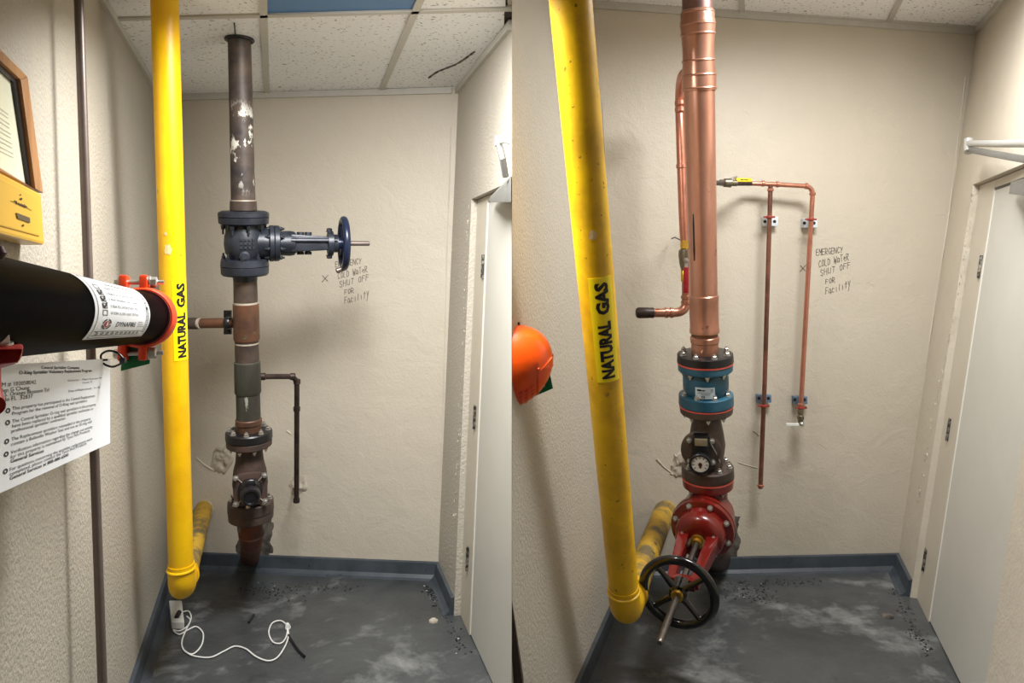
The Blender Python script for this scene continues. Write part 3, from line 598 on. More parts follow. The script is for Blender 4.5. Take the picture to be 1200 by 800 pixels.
# side branches
c = AR_.at(378); tt = c.y / D
root = thing('branch_pipe', 'short dark copper branch running left from the riser behind yellow pipe', 'pipe', c + Vector((-0.15, 0, 0)))
a_ = c; b_ = P(214, 379, tt * 1.03); m = MB(); m.cyl(a_, b_, px(12, tt) / 2); part('pipe', m, 'oldcopper', root)
m = MB(); m.cprof(P(233, 378.8, tt * 1.02), b_ - a_, [(0, px(12.5, tt) / 2), (0.004, px(14, tt) / 2), (0.05, px(14, tt) / 2), (0.052, px(13, tt) / 2)]); part('coupling', m, 'brownpipe', root)
m = MB(); m.cprof(P(233.2, 378.8, tt * 1.02), a_ - b_, [(0, px(13.2, tt) / 2), (0.009, px(13.2, tt) / 2)]); part('solder_ring', m, 'solder', root)
root = thing('pipe_bracket', 'black pipe bracket on the short branch left of the riser', 'bracket', P(267, 392, tt))
m = MB(); m.box(P(267, 377.5, tt * 1.03), px(9, tt), 0.015, px(29, tt)); part('plate', m, 'black', root, bevel=0.002)
m = MB(); m.ring(P(267, 378.2, tt), (1, 0, 0), px(12.6, tt) / 2, 0.004, 24, 8, 0.012); part('ring', m, 'black', root)
for yy in (366, 389): bolt(root, P(267.3, yy, tt * 1.027), (0, -1, 0), 0.007, 'iron')
cc = AR_.at(441); t1 = cc.y / D
pts = fillet([cc, P(348, 441, 0.87), P(347.5, 588, 0.93)], 0.05, 8)
root = thing('drain_pipe', 'thin dark drain pipe elbowing down at right of the left riser', 'pipe', P(348, 588, 0.93))
m = MB(); m.tube(pts, px(6.2, 0.87) / 2, 16); part('pipe', m, 'copper_dark', root)
for x_, y_, t_, ax_ in ((308, 441, 0.828, (1, 0.2, 0)), (343, 441, 0.863, (1, 0.2, 0)), (348, 447, 0.873, (0, 0, 1)), (347.8, 479, 0.888, (0, 0, 1)), (347.5, 586, 0.929, (0, 0, 1))):
    m = MB(); m.cprof(P(x_, y_, t_) - Vector(ax_).normalized() * 0.012, ax_, [(0, 0.0125), (0.003, 0.0155), (0.021, 0.0155), (0.024, 0.0125)], 18); part('collar', m, 'copper_dark', root)
m = MB(); m.tube([P(347, 572, 0.925), WBL.on(344, 572)], 0.006, 8); part('wall_hook', m, 'crumb', root)
# ---- check valve with round cap
root = thing('check_valve', 'rusty flanged check valve with black round cap on the left riser', 'valve', AR_.at(607))
tv = AR_.t(550)
m = MB(); AR_.lathe(m, [(504, 30), (504.2, 50), (505.5, 52.5), (513, 53), (514, 51)]); part('flange', m, 'black', root)
bolts(root, AR_.at(504.2), -AR_.d, px(21.5, tv), 8, 0.0095, 'steel', 0.25, 0.006)
m = MB(); AR_.lathe(m, [(514, 50), (515, 51.5), (521, 51), (522.5, 46), (523, 32)]); part('flange', m, 'rustiron', root)
bolts(root, AR_.at(523), AR_.d, px(21, tv), 8, 0.007, 'steel', 0.25, 0.006)
m = MB(); AR_.lathe(m, [(522, 31), (530, 30), (540, 32), (550, 37), (566, 40), (578, 36), (586, 34), (592, 36)]); part('body', m, 'rustiron', root)
wv, e = view_frame(AR_.d, AR_.at(565)); cc = AR_.at(564) + wv * px(19, tv); vert = e.cross(wv) if e.cross(wv).z > 0 else wv.cross(e)
m = MB(); pp = []
for k_ in range(24):
    q_ = 2 * math.pi * k_ / 24; cx, sy = math.cos(q_), math.sin(q_); rr = 1 / (abs(cx) ** 4 + abs(sy) ** 4) ** 0.25; pp.append(cc + (e * cx * 19.5 + vert * sy * 20) * rr / S * tv * 0.96)
m.prism(pp, wv * 0.02); part('cover_plate', m, 'rustiron', root, bevel=0.002)
for sx in (-1, 1):
    for sy in (-1, 1): bolt(root, cc + wv * 0.02 + (e * sx * 15.5 + vert * sy * 15.5) / S * tv, wv, 0.0095, 'steel', None, 0.008)
m = MB(); m.cprof(cc + wv * 0.02, wv, [(0, rp(14)), (0.012, rp(13.5)), (0.02, rp(11)), (0.03, rp(11.5)), (0.075, rp(11.5)), (0.085, rp(10)), (0.087, rp(8)), (0.08, rp(7))], 32); part('round_cap', m, 'black', root, 'black round cap facing forward')
m = MB(); m.box(cc + wv * 0.06 + vert * rp(11.5), rp(12), 0.03, rp(5), (e, wv, vert)); part('cap_lug', m, 'black', root, bevel=0.002)
for q_ in (1, -1):
    m = MB(); m.tube([cc + wv * 0.022 + (e * q_ * 13 + vert * 14) / S * tv, cc + wv * 0.024 - (e * q_ * 13 + vert * 14) / S * tv], 0.002, 6); part('rib', m, 'solder', root)
m = MB(); AR_.lathe(m, [(585, 36), (585.2, 49), (586.5, 51.5), (597, 52), (598, 50)]); part('flange', m, 'rustiron', root)
bolts(root, AR_.at(585.2), -AR_.d, px(21.5, tv), 8, 0.0095, 'steel', 0.25, 0.012)
m = MB(); AR_.lathe(m, [(598, 50), (599, 51), (606, 50.5), (607.5, 46), (608, 30)]); part('flange', m, 'rustiron', root)
a_ = AR_.at(603); b_ = WBL.on(293, 652)
root = thing('rusty_pipe', 'rust-brown pipe bending back from left riser into the broken wall', 'pipe', b_)
m = MB(); pts = fillet([a_, AR_.at(632), b_ + (b_ - AR_.at(632)).normalized() * 0.05], 0.2, 10); m.tube(pts, px(25, 0.86) / 2, 28); part('pipe', m, 'rust', root)
m = MB(); m.ring(pts[4], pts[5] - pts[3], px(25, 0.86) / 2, 0.006, 30, 8); part('weld_bead', m, 'rust', root)
# ---- broken plaster and holes
from mathutils import noise as mnoise
def blob(parent, wl, pix, mat, depth, name='broken_plaster', seed=1):
    rr = random.Random(seed); uv = [wl.hit(x, y) for x, y in pix]; cu = sum(u for u, v in uv) / len(uv); cv = sum(v for u, v in uv) / len(uv); m = MB(); vs = []; edge = []
    for i in range(len(uv)):
        for k in range(4):
            f = k / 4; u = uv[i][0] * (1 - f) + uv[(i + 1) % len(uv)][0] * f; v = uv[i][1] * (1 - f) + uv[(i + 1) % len(uv)][1] * f; j = 1 + rr.uniform(-0.12, 0.12); edge.append((cu + (u - cu) * j, cv + (v - cv) * j))
    N = len(edge); L = 9
    def hgt(u, v): q = Vector((u * 34 + seed, v * wl.V.length * 34, seed)); return 0.45 + 0.9 * mnoise.noise(q) + 0.5 * mnoise.noise(q * 2.7)
    for l in range(L):
        f = 1 - l / L
        for u, v in edge:
            a_, b_ = cu + (u - cu) * f, cv + (v - cv) * f; vs.append(wl.pt(a_, b_, -0.004 if l == 0 else max(0.0015, depth * hgt(a_, b_) * min(1, l / 2))))
    vs.append(wl.pt(cu, cv, max(0.0015, depth * hgt(cu, cv)))); fs = []
    for l in range(L - 1):
        for i in range(N): fs.append((l * N + i, l * N + (i + 1) % N, (l + 1) * N + (i + 1) % N, (l + 1) * N + i))
    fs += [((L - 1) * N + i, (L - 1) * N + (i + 1) % N, L * N) for i in range(N)]
    m.add(vs, fs); return part(name, m, mat, parent, sharp=0.9)
blob(wall_bl, WBL, [(274, 612), (284, 600), (300, 598), (318, 596), (322, 612), (318, 632), (322, 650), (310, 664), (280, 664), (276, 640)], 'mortar', 0.011, seed=3)
blob(wall_bl, WBL, [(246, 545), (252, 525), (266, 520), (276, 528), (274, 545), (262, 556), (250, 554)], 'crumb', 0.016, seed=5)
blob(wall_bl, WBL, [(224, 600), (232, 588), (246, 586), (252, 598), (248, 612), (232, 614)], 'crumb', 0.016, seed=6)
blob(wall_bl, WBL, [(338, 566), (345, 556), (358, 556), (362, 572), (350, 582), (340, 578)], 'crumb', 0.012, seed=8)
def ridge(parent, wl, pts, r, seed):
    rr = random.Random(seed); m = MB(); q = [wl.on(x + rr.uniform(-0.6, 0.6), y + rr.uniform(-0.6, 0.6), 0.0) for x, y in pts]; q = spline(q, 4); m.tube(q, [r * rr.uniform(0.5, 1.2) for _ in q], 6); part('plaster_ridge', m, 'wall', parent)
ridge(wall_bl, WBL, [(231, 536), (240, 545), (252, 552)], 0.006, 1); ridge(wall_bl, WBL, [(336, 504), (342, 509)], 0.005, 2)
# ---- handwriting
STK = {'E': [[(1, 1), (0, 1), (0, 0), (1, 0)], [(0, .5), (.8, .5)]], 'M': [[(0, 0), (.1, 1), (.5, .3), (.9, 1), (1, 0)]], 'R': [[(0, 0), (0, 1), (.8, .9), (.7, .5), (0, .45), (.9, 0)]], 'G': [[(.9, .85), (.4, 1), (0, .5), (.4, 0), (.9, .2), (.9, .45), (.5, .45)]], 'N': [[(0, 0), (0, 1), (.9, 0), (.9, 1)]],
 'C': [[(.9, .85), (.4, 1), (0, .5), (.3, 0), (.9, .15)]], 'Y': [[(0, 1), (.45, .5), (.9, 1)], [(.45, .5), (.35, 0)]], 'O': [[(.5, 1), (.05, .6), (.3, 0), (.8, .2), (.85, .8), (.5, 1)]], 'L': [[(.1, 1), (0, 0), (.7, 0)]], 'D': [[(0, 0), (0, 1), (.8, .7), (.7, .2), (0, 0)]], 'W': [[(0, 1), (.2, 0), (.5, .7), (.75, 0), (1, 1)]], 'A': [[(0, 0), (.5, 1), (.9, 0)], [(.2, .4), (.75, .4)]],
 'T': [[(0, 1), (1, 1)], [(.5, 1), (.45, 0)]], 'S': [[(.9, .9), (.3, 1), (.1, .65), (.8, .4), (.6, 0), (0, .1)]], 'H': [[(0, 1), (0, 0)], [(.85, 1), (.85, 0)], [(0, .5), (.85, .5)]], 'U': [[(0, 1), (.1, .1), (.7, .05), (.8, 1)]], 'F': [[(0, 0), (.05, 1), (.95, 1)], [(.05, .55), (.75, .55)]], 'I': [[(.3, 1), (.3, 0)]], 'y': [[(0, .9), (.4, .35)], [(.85, 1), (.1, -.5)]], 'a': [[(.8, .6), (.2, .7), (.1, .1), (.7, .1), (.8, .6), (.9, 0)]], 'c': [[(.8, .6), (.2, .6), (.1, .1), (.8, .05)]], 'i': [[(.4, .6), (.4, 0)]], 'l': [[(.4, 1), (.35, 0)]], 't': [[(.45, 1), (.4, 0)], [(0, .65), (.9, .7)]], 'r': [[(.1, .6), (.1, 0)], [(.1, .4), (.7, .65)]], 'd': [[(.8, 1), (.75, 0), (.2, .05), (.2, .5), (.75, .5)]], 'e': [[(.1, .3), (.8, .4), (.5, .65), (.1, .3), (.8, .0)]]}
def handwriting(parent, wl, ox, oy, sc, words, xmark, mat='pencil'):
    rr = random.Random(11); pr = Print()
    for body, x, y, w_, h_, sl in words:
        n_ = len(body); cw = w_ / n_
        for i, ch in enumerate(body):
            if ch not in STK: continue
            for st in STK[ch]:
                pr.stroke([(ox + sc * (x + i * cw + (px_ * 0.8 + rr.uniform(-.06, .06)) * cw), oy + sc * (y + sl * i * cw - (py_ + rr.uniform(-.05, .05)) * h_)) for px_, py_ in st], 0.6 * sc)
    pr.stroke([(xmark[0] - 3.6, xmark[1] + 4.4), (xmark[0] + 3.4, xmark[1] - 3.6)], 0.75); pr.stroke([(xmark[0] - 3.2, xmark[1] - 3.0), (xmark[0] + 3.0, xmark[1] + 3.4)], 0.75)
    part('handwriting', pr.mb(lambda x, y: wl.on(x, y, 0.0012)), mat, parent, 'pencilled note about the cold water shut off and an X', smooth=False)
words = [('EMERGENCY', 0, 7, 32, 6.5, -0.14), ('COLD WaTeR', 3, 21, 36, 7.5, -0.24), ('SHUT OFF', 5, 31, 36, 7, -0.26), ('FOR', 11, 40, 12, 6, -0.25), ('Facility', 11, 51, 30, 8, -0.30)]
handwriting(wall_bl, WBL, 393, 306, 0.98, words, (381, 326))
m = MB()
# ---- conduit on the stippled wall
AC = Axis(P(88.6, -106, 0.5), P(127.4, 1014, 0.5))
root = thing('conduit', 'thin grey steel conduit standing off the stippled left wall', 'conduit', AC.B)
m = MB(); m.lathe([(AC.A, px(10.5, 0.5) / 2), (AC.B, px(10.5, 0.5) / 2)], AC.d, 20); part('tube', m, 'conduit', root)
# ---- black sprinkler main with label
def PT(cx): return 1 / (3.92 - 0.01164 * cx)
def pipe_c(cx): return P(cx, 361 + cx * 0.066, PT(cx))
pa, pb = pipe_c(0), pipe_c(165); dm = (pb - pa).normalized(); rm = 0.0655
e1m = dm.cross(Vector((0, 0, 1))).normalized(); e2m = e1m.cross(dm).normalized()
def along(cx): return (pipe_c(cx) - pa).dot(dm)
def mp(sv, an, r): q_ = math.radians(an); return pa + dm * sv + (e1m * math.cos(q_) + e2m * math.sin(q_)) * r
root = thing('sprinkler_main', 'thick black sprinkler main with white inspection label at the left edge', 'pipe', pa)
main_root = root
m = MB(); m.cprof(pa, dm, [(-0.62, rm), (along(168), rm), (along(169), rm * 0.9), (along(172), rm * 0.9), (along(172.5), rm * 0.7)], 48); part('pipe', m, 'black_main', root)
s0, s1 = along(56), along(137)
def lab(u, v, lift=1.0): return mp(s0 + (s1 - s0) * u, -43 + 106 * v, rm + 0.0004 + 0.0008 * lift)
lb = part('inspection_label', cyl_patch(lambda u, v, lift: lab(u, v, lift), 2, 28), 'white_sign', root, 'white inspection label with logo and check boxes')
pr = Print(); pr.frame(0.035, 0.02, 0.975, 0.975, 0.006, 0.010)
[pr.rect(0.33 + i * 0.05, 0.85, 0.365 + i * 0.05, 0.872) for i in range(9)]
rows = ['1 YEAR FDC TEST', '5 YEAR FULL FLOW PRV TEST', '5 YEAR INTERNAL INSP. (WHERE APPLIC.)', '5 YEAR FDC HYDROSTATIC TEST', '10 YEAR UL DRY HEAD TESTING']; lens = [0.34, 0.48, 0.66, 0.5, 0.5]
for i, (tx, ln) in enumerate(zip(rows, lens)):
    y_ = 0.755 - i * 0.095; pr.text(tx, 0.22, y_, ln, 0.038); pr.frame(0.10, y_ - 0.02, 0.17, y_ + 0.055, 0.007, 0.009)
    if i in (1, 2, 3): pr.stroke([(0.105, y_ + 0.03), (0.13, y_ - 0.01), (0.17, y_ + 0.06)], 0.022)
pr.text('DYNAFIRE', 0.34, 0.20, 0.36, 0.075, 0.012);
for i in range(3): pr.rect(0.74, 0.205 + i * 0.035, 0.88 - 0.02 * i, 0.213 + i * 0.035)
for q_ in ((10, 80), (100, 170), (190, 260), (280, 350)): pr.arc(0.19, 0.235, 0.055, 0.075, *q_, asp=0.9)
pr.rect(0.06, 0.06, 0.88, 0.068); pr.rect(0.06, 0.125, 0.88, 0.133)
for i in range(10):
    pr.text('2' if i == 0 else '0', 0.09 + i * 0.078, 0.075, 0.045, 0.042, 0.02)
for i in range(11): pr.frame(0.90, 0.10 + i * 0.076, 0.955, 0.165 + i * 0.076, 0.006, 0.008)
for i in range(11): pr.rect(0.92, 0.125 + i * 0.076, 0.936, 0.142 + i * 0.076)
pr.rect(0.912, 0.50, 0.945, 0.54); pr.cut(1, 28)
part('lettering', pr.mb(lambda u, v: lab(u, v, 1.8)), 'ink', lb, 'black print with check boxes', smooth=False)
pr = Print(); pr.arc(0.19, 0.235, 0.0, 0.045, 0, 360, asp=0.9); pr.cut(1, 28); part('logo_disc', pr.mb(lambda u, v: lab(u, v, 1.8)), 'label_red', lb, smooth=False)
pr = Print(); pr.stroke([(0.182, 0.215), (0.19, 0.262), (0.2, 0.22)], 0.012); pr.cut(1, 28); part('logo_flame', pr.mb(lambda u, v: lab(u, v, 2.6)), 'white_sign', lb, smooth=False)
# ---- grooved coupling at its end
root = thing('pipe_coupling', 'orange-red grooved coupling bolted on the end of the black main', 'coupling', pipe_c(174)); sc = along(168)
m = MB(); m.cprof(pa, dm, [(sc - 0.03, rm * 1.02), (sc - 0.03, rm * 1.12), (sc - 0.022, rm * 1.2), (sc + 0.022, rm * 1.2), (sc + 0.03, rm * 1.12), (sc + 0.03, rm * 0.92)], 48); part('housing', m, 'orange', root)
m = MB(); m.cprof(pa, dm, [(sc - 0.045, rm * 1.0), (sc - 0.045, rm * 1.07), (sc - 0.029, rm * 1.07)], 48); part('gasket', m, 'maroon', root)
for sg in (1, -1):
    for sx in (-1, 1):
        c = pa + dm * sc + e2m * sg * rm * 1.33 + e1m * sx * 0.024 - e1m * 0.022; m = MB(); m.box(c, 0.02, 0.05, rm * 0.7, (e1m, dm, e2m)); part('bolt_pad', m, 'orange', root, bevel=0.006)
    c = pa + dm * sc + e2m * sg * rm * 1.4; m = MB(); m.cprof(c - e1m * 0.06, e1m, [(0, 0.006), (0.108, 0.006)], 12); part('stud', m, 'steel', root)
    bolt(root, c + e1m * 0.013, e1m, 0.0145, 'steel', 0.016); bolt(root, c - e1m * 0.056, -e1m, 0.0125, 'steel', 0.01)
m = MB(); q_ = [mp(sc + 0.02, -128, rm * 1.25), mp(sc + 0.02, -78, rm * 1.2), mp(sc + 0.02, -84, rm * 1.85), mp(sc + 0.02, -112, rm * 2.25)]
m.prism(q_, dm * 0.003); solo('green_tag', m, 'green', 'small green tag hanging under the orange-red coupling on the black main', 'tag', smooth=False)
# ---- saddle clamp at the picture's left edge
root = thing('saddle_clamp', 'red saddle clamp with steel nut on the black main at the left edge', 'clamp', pipe_c(-22)); sk = along(-24)
vs = []; fs = []; n_ = 28
for i in range(n_ + 1):
    an = 78 + (296 - 78) * i / n_
    for r_, ds in ((rm + 0.001, -0.03), (rm + 0.012, -0.03), (rm + 0.012, 0.03), (rm + 0.001, 0.03)): vs.append(mp(sk + ds, an, r_))
for i in range(n_):
    for k_ in range(4): fs.append((i * 4 + k_, i * 4 + (k_ + 1) % 4, i * 4 + 4 + (k_ + 1) % 4, i * 4 + 4 + k_))
fs += [(0, 1, 2, 3), (n_ * 4 + 3, n_ * 4 + 2, n_ * 4 + 1, n_ * 4)]
m = MB(); m.add(vs, fs); part('strap', m, 'redpaint', root)
tk = 0.212; 
c = P(2, 414, tk); m = MB(); m.hull8([P(-30, 431, tk), P(22, 425, tk), P(25, 421, tk * 1.12), P(-30, 424, tk * 1.12), P(-30, 409, tk), P(28, 408, tk), P(28, 403, tk * 1.12), P(-30, 399, tk * 1.12)]); part('ear', m, 'redpaint', root, bevel=0.004)
bolt(root, P(0, 404, tk * 1.05), (0.05, -0.1, 1), px(11.5, tk), 'steel', px(12, tk))
m = MB(); m.cprof(P(-4, 296, tk * 1.02), (0, 0, 1), [(-px(9, tk), 0.001), (-px(8, tk), px(7, tk)), (0, px(11, tk)), (px(8, tk), px(7, tk)), (px(9.5, tk), 0.001)], 18); part('ear', m, 'maroon', root)
m = MB(); m.tube([P(-14, 425, tk * 1.02), P(-14, 455, tk), P(-9, 476, tk * 0.96)], px(13, tk), 18); part('outlet', m, 'redpaint', root)
# ---- white notice sheet
def sheet(u, v, lift=0.0):
    x = -28 + 157 * u; it = 3.676 - 1.255 * x / 129; top = P(129, 420, 1 / 2.421).lerp(P(-28, 429.5, 1 / 3.948), 1 - u); bot = P(129, 519, 1 / 2.421).lerp(P(-28, 590.5, 1 / 3.948), 1 - u)
    p = bot.lerp(top, v); n_ = Vector((1, 0.25, 0)).normalized(); return p + n_ * lift
root = thing('notice_sheet', 'white sprinkler replacement notice hanging under the black main', 'sign', sheet(0.5, 0))
m = MB(); m.hull8([sheet(0, 0, -0.003), sheet(1, 0, -0.003), sheet(1, 1, -0.003), sheet(0, 1, -0.003), sheet(0, 0), sheet(1, 0), sheet(1, 1), sheet(0, 1)]); part('sheet', m, 'white_sign', root, smooth=False)
# print is laid out in sheet units: un-project a few measured rows
def uv_of(x, y):
    lo, hi = 0.0, 1.0
    for _ in range(40):
        mid = (lo + hi) / 2; q_ = sheet(mid, 0.5)
        if 600 + q_.x * F / q_.y < x: lo = mid
        else: hi = mid
    f = lambda v: HY - (sheet(lo, v).z - EYE) * F / sheet(lo, v).y
    return lo, (f(0) - y) / (f(0) - f(1))
def line(pr, body, x0, y0, x1, y1, hpx, bold=0.0):              # baseline from (x0,y0) to (x1,y1) in the photograph
    u0, v0 = uv_of(x0, y0); u1, v1 = uv_of(x1, y1); hv = hpx / 118
    vs_, fs_ = text2d(body, bold); X0 = min(a for a, b in vs_); X1 = max(a for a, b in vs_); o = len(pr.v)
    for a, b in vs_: f = (a - X0) / (X1 - X0); pr.v.append((u0 + (u1 - u0) * f, v0 + (v1 - v0) * f + b / 0.7 * hv))
    pr.f += [tuple(i + o for i in q_) for q_ in fs_]
pr = Print()
line(pr, 'Central Sprinkler Company', 48, 432, 93, 432, 3.0, 0.02); line(pr, 'O-Ring Sprinkler Voluntary Replacement Program', 22, 438.5, 107, 435.5, 3.4, 0.02)
line(pr, 'CLAIM # 102058042', -14, 454.5, 42, 449.5, 4.0); line(pr, 'den G Chung', 0, 460, 34, 456, 4.0); line(pr, 'S. Orange Blossom Trl', 5, 464.5, 57, 458.5, 4.0); line(pr, 'lo FL  32837', 6, 470, 38, 466, 4.0)
line(pr, 'Contractor :  Wayne Automatic Fire', 79, 447, 119, 443.5, 2.4); line(pr, 'Ocoee, FL', 96, 449.5, 108, 448, 2.2); line(pr, 'Date of Replacement :  9-1-02', 80, 459.5, 117, 454.5, 2.6)
line(pr, 'This property has participated in the Central Replacement', 14, 480.5, 111, 464.8, 3.4); line(pr, 'Program for the removal of O-Ring seal sprinklers.', 14, 486.5, 102, 470.5, 3.4)
line(pr, 'The Central Sprinkler O-ring seal sprinklers in the property', 14, 495.5, 112, 474.8, 3.4); line(pr, 'have been replaced by a qualified sprinkler technician or', 14, 501, 109, 479.8, 3.4); line(pr, 'professional sprinkler contractor.', 13, 507, 77, 491, 3.4)
line(pr, 'The Replacement sprinklers reinstalled in the property', 13, 516.5, 106, 491.5, 3.4); line(pr, 'contain a Belleville Washer Seal and not an O-ring seal', 12.5, 522.5, 107, 495, 3.4)
line(pr, 'Verification information regarding the change out activity', 12, 532, 108, 501, 3.4); line(pr, 'for this property is maintained by Tyco Fire Products', 12, 537.5, 105, 505.5, 3.4); line(pr, 'General Services', 12, 542.5, 51, 529.5, 3.4, 0.015)
line(pr, 'For questions concerning the sprinkler replacement work', 11, 552, 108, 515, 3.4); line(pr, 'completed, please contact the Tyco Fire Products', 11, 557.5, 101, 520.5, 3.4); line(pr, 'General Services at 888-880-6500', 11, 562.5, 80, 534, 3.4, 0.015)
part('lettering', pr.mb(lambda u, v: sheet(u, v, 0.0006)), 'ink', root, 'black printed notice text', smooth=False)
pr = Print()
for x, y in ((9, 481), (8.6, 495), (7.6, 517), (7, 532), (6, 552)):
    u, v = uv_of(x, y); pr.arc(u, v, 0.010, 0.021, 0, 360, asp=0.62)
part('bullets', pr.mb(lambda u, v: sheet(u, v, 0.0006)), 'ink', root, smooth=False)
zt = 1 / 2.5; m = MB(); pts = [P(126, 421.5, zt), P(119, 421, zt), P(119, 415, zt), P(127, 411, zt), P(137, 413, zt), P(145, 421, zt), P(143, 425, zt), P(133, 429.5, zt), P(125, 428, zt), P(121, 425.5, zt)]
root = thing('zip_tie', 'black zip tie looped through the corner of the white notice', 'zip tie', P(133, 430, zt)); m.tube(spline(pts, 6), 0.0022, 8); part('strap', m, 'black', root)
m = MB(); m.box(P(144, 422, zt), 0.011, 0.01, 0.011); part('head', m, 'black', root, bevel=0.002)
# ---- framed certificate and yellow box on the stippled wall
def wq(wl, pts, n0, n1):
    q_ = [wl.on(x, y, n0) for x, y in pts]; return q_, [p + wl.N * (n1 - n0) for p in q_]
root = thing('picture_frame', 'oak framed certificate on the stippled wall at the top left', 'frame', WL.on(-20, 222))
def quadbar(p0, p1, p2, p3, n0, n1): m = MB(); a_, b_ = wq(WL, [p0, p1, p2, p3], n0, n1); m.hull8(a_ + b_); return m
O = [(-160, -82), (19, 89), (38, 226), (-160, 128)]; I = [(-150, -52), (10.5, 93), (28.5, 222), (-150, 118)]; K = [(-146, -45), (7, 96), (25.5, 219), (-146, 112)]
for i in range(4): part('rail', quadbar(O[i], O[(i + 1) % 4], I[(i + 1) % 4], I[i], 0.0, 0.022), 'wood', root, bevel=0.003)
for i in range(4): part('black_fillet', quadbar(I[i], I[(i + 1) % 4], K[(i + 1) % 4], K[i], 0.0, 0.014), 'black', root, smooth=False)
part('certificate', quadbar(*K, 0.0, 0.008), 'paper', root, smooth=False)
pr = Print()
for i in range(5):
    for j in range(2): pr.stroke([(-12, 118 + i * 12 + j * 5), (10 + i * 1.5, 134 + i * 11.5 + j * 4.6)], 0.7)
part('lettering', pr.mb(lambda x, y: WL.on(x, y, 0.009)), 'grid', root, smooth=False)
root = thing('yellow_box', 'mustard yellow metal box on the stippled wall below the certificate', 'box', WL.on(0, 280))
bo = [(-60, 170), (48.5, 227), (52.5, 287), (-60, 258)]; bi = [(-60, 178), (43, 230), (47, 277), (-60, 248)]
a_ = [WL.on(x, y, 0.045) for x, y in bo]; a2 = [p - WL.N * 0.045 for p in a_]; m = MB(); m.hull8(a2 + a_); 
part('case', m, 'boxyellow', root, smooth=False, bevel=0.006)
m = MB(); b_ = [WL.on(x, y, 0.0475) for x, y in bi]; m.prism(b_, -WL.N * 0.006); part('front_panel', m, 'boxyellow', root, smooth=False, bevel=0.0025)
m = MB(); b_ = [WL.on(x, y, 0.0485) for x, y in ((18.5, 249), (34.5, 255), (35, 261), (20.5, 256))]; m.prism(b_, WL.N * 0.001); part('name_plate', m, 'nickel', root, smooth=False)
pr = Print(); pr.stroke([(12.5, 235.5), (20, 238), (24, 240.5), (31, 243), (37.5, 246.5)], 0.6)
for (x0, y0, x1, y1) in ((17, 235, 20, 237), (19, 235.5, 19.5, 239), (21.5, 237.5, 23.5, 240), (24.5, 238.5, 25.5, 241), (26, 239.5, 28, 242), (28.5, 239.5, 29.5, 243), (30, 241, 31.5, 242.5)): pr.stroke([(x0, y0), (x1, y1)], 1.1)
pr.arc(25, 233, 0, 1.4, 0, 360); pr.arc(24.3, 228.2, 0, 0.8, 0, 360); pr.arc(27.2, 264, 0, 1.3, 0, 360); part('lettering', pr.mb(lambda x, y: WL.on(x, y, 0.0488)), 'ink', root, smooth=False)
# ---- things on the left floor
root = thing('wall_plate', 'white plastic box lying on the floor below the left yellow pipe', 'box', FL(207, 725))
q_ = [FL(198, 711, 0.0), FL(213, 711, 0.0), FL(216, 737, 0.0), FL(201, 737, 0.0)]; m = MB(); m.prism(q_, (0, 0, 0.03)); part('case', m, 'white', root, bevel=0.003, smooth=False)
m = MB(); m.tube([FL(207, 723, 0.035), FL(210, 717, 0.04)], 0.01, 10); part('black_plug', m, 'black', root)
cab = [(213, 717), (221, 716), (224, 724), (219, 734), (210, 739), (203, 738), (210, 743), (220, 738), (230, 734), (238, 742), (236, 756), (226, 766), (216, 762), (213, 752), (218, 738), (223, 727), (219, 722)]
cab2 = [(216, 762), (226, 768), (246, 770), (262, 763), (275, 757), (288, 760), (300, 769), (314, 774), (325, 770), (334, 757), (338, 745), (337, 736)]
loop = [(337, 733), (329, 727), (319, 730), (315, 741), (320, 752), (330, 753), (336, 744), (337, 731)]
m = MB(); z = 0.006
for pl_ in (cab, cab2, loop): m.tube(spline([FL(x, y, z) for x, y in pl_], 6), 0.003, 8)
solo('white_cable', m, 'white', 'thin white cable looping over the grey floor from the white box', 'cable')
m = MB(); m.cprof(FL(337.5, 735, 0.012), FL(336, 729, 0.014) - FL(337.5, 735, 0.012), [(0, 0.012), (0.03, 0.008), (0.032, 0.003)], 12); solo('cable_plug', m, 'white', 'small white plug at the end of the floor cable', 'plug')
m = MB(); m.tube(spline([FL(338, 744, 0.006), FL(343, 752, 0.006), FL(350, 762, 0.006), FL(357, 769, 0.006)], 5), 0.005, 8); solo('black_tie', m, 'black', 'black cable tie lying beside the white floor cable loop', 'cable tie')
m = MB(); m.tube([FL(291.5, 729, 0.005), FL(297.5, 720, 0.005)], 0.005, 8); solo('black_stick', m, 'black', 'short black stick lying on the middle of the left floor', 'stick')
m = MB(); cpt = FL(189, 679); m.hull8([FL(186, 684), FL(192, 684), FL(193, 678), FL(187, 678)] + [p + Vector((0, 0, 0.075)) for p in (FL(186, 684), FL(192, 684), FL(193, 678), FL(187, 678))]); solo('red_block', m, 'redpaint', 'small red plastic block on the floor behind left yellow pipe', 'block', base=cpt, bevel=0.005)
for i, (x, y) in enumerate(((518, 690), (508, 728))):
    m = MB(); cpt = FL(x, y); m.cprof(cpt, (0, 0, 1), [(-0.002, 0.022), (0.006, 0.02), (0.013, 0.011), (0.016, 0.003)], 7); solo('plaster_crumb', m, 'crumb', ['pale plaster crumb on the floor near the left door base', 'pale plaster crumb on the left floor farther from the wall'][i], 'crumb', base=cpt, smooth=False)
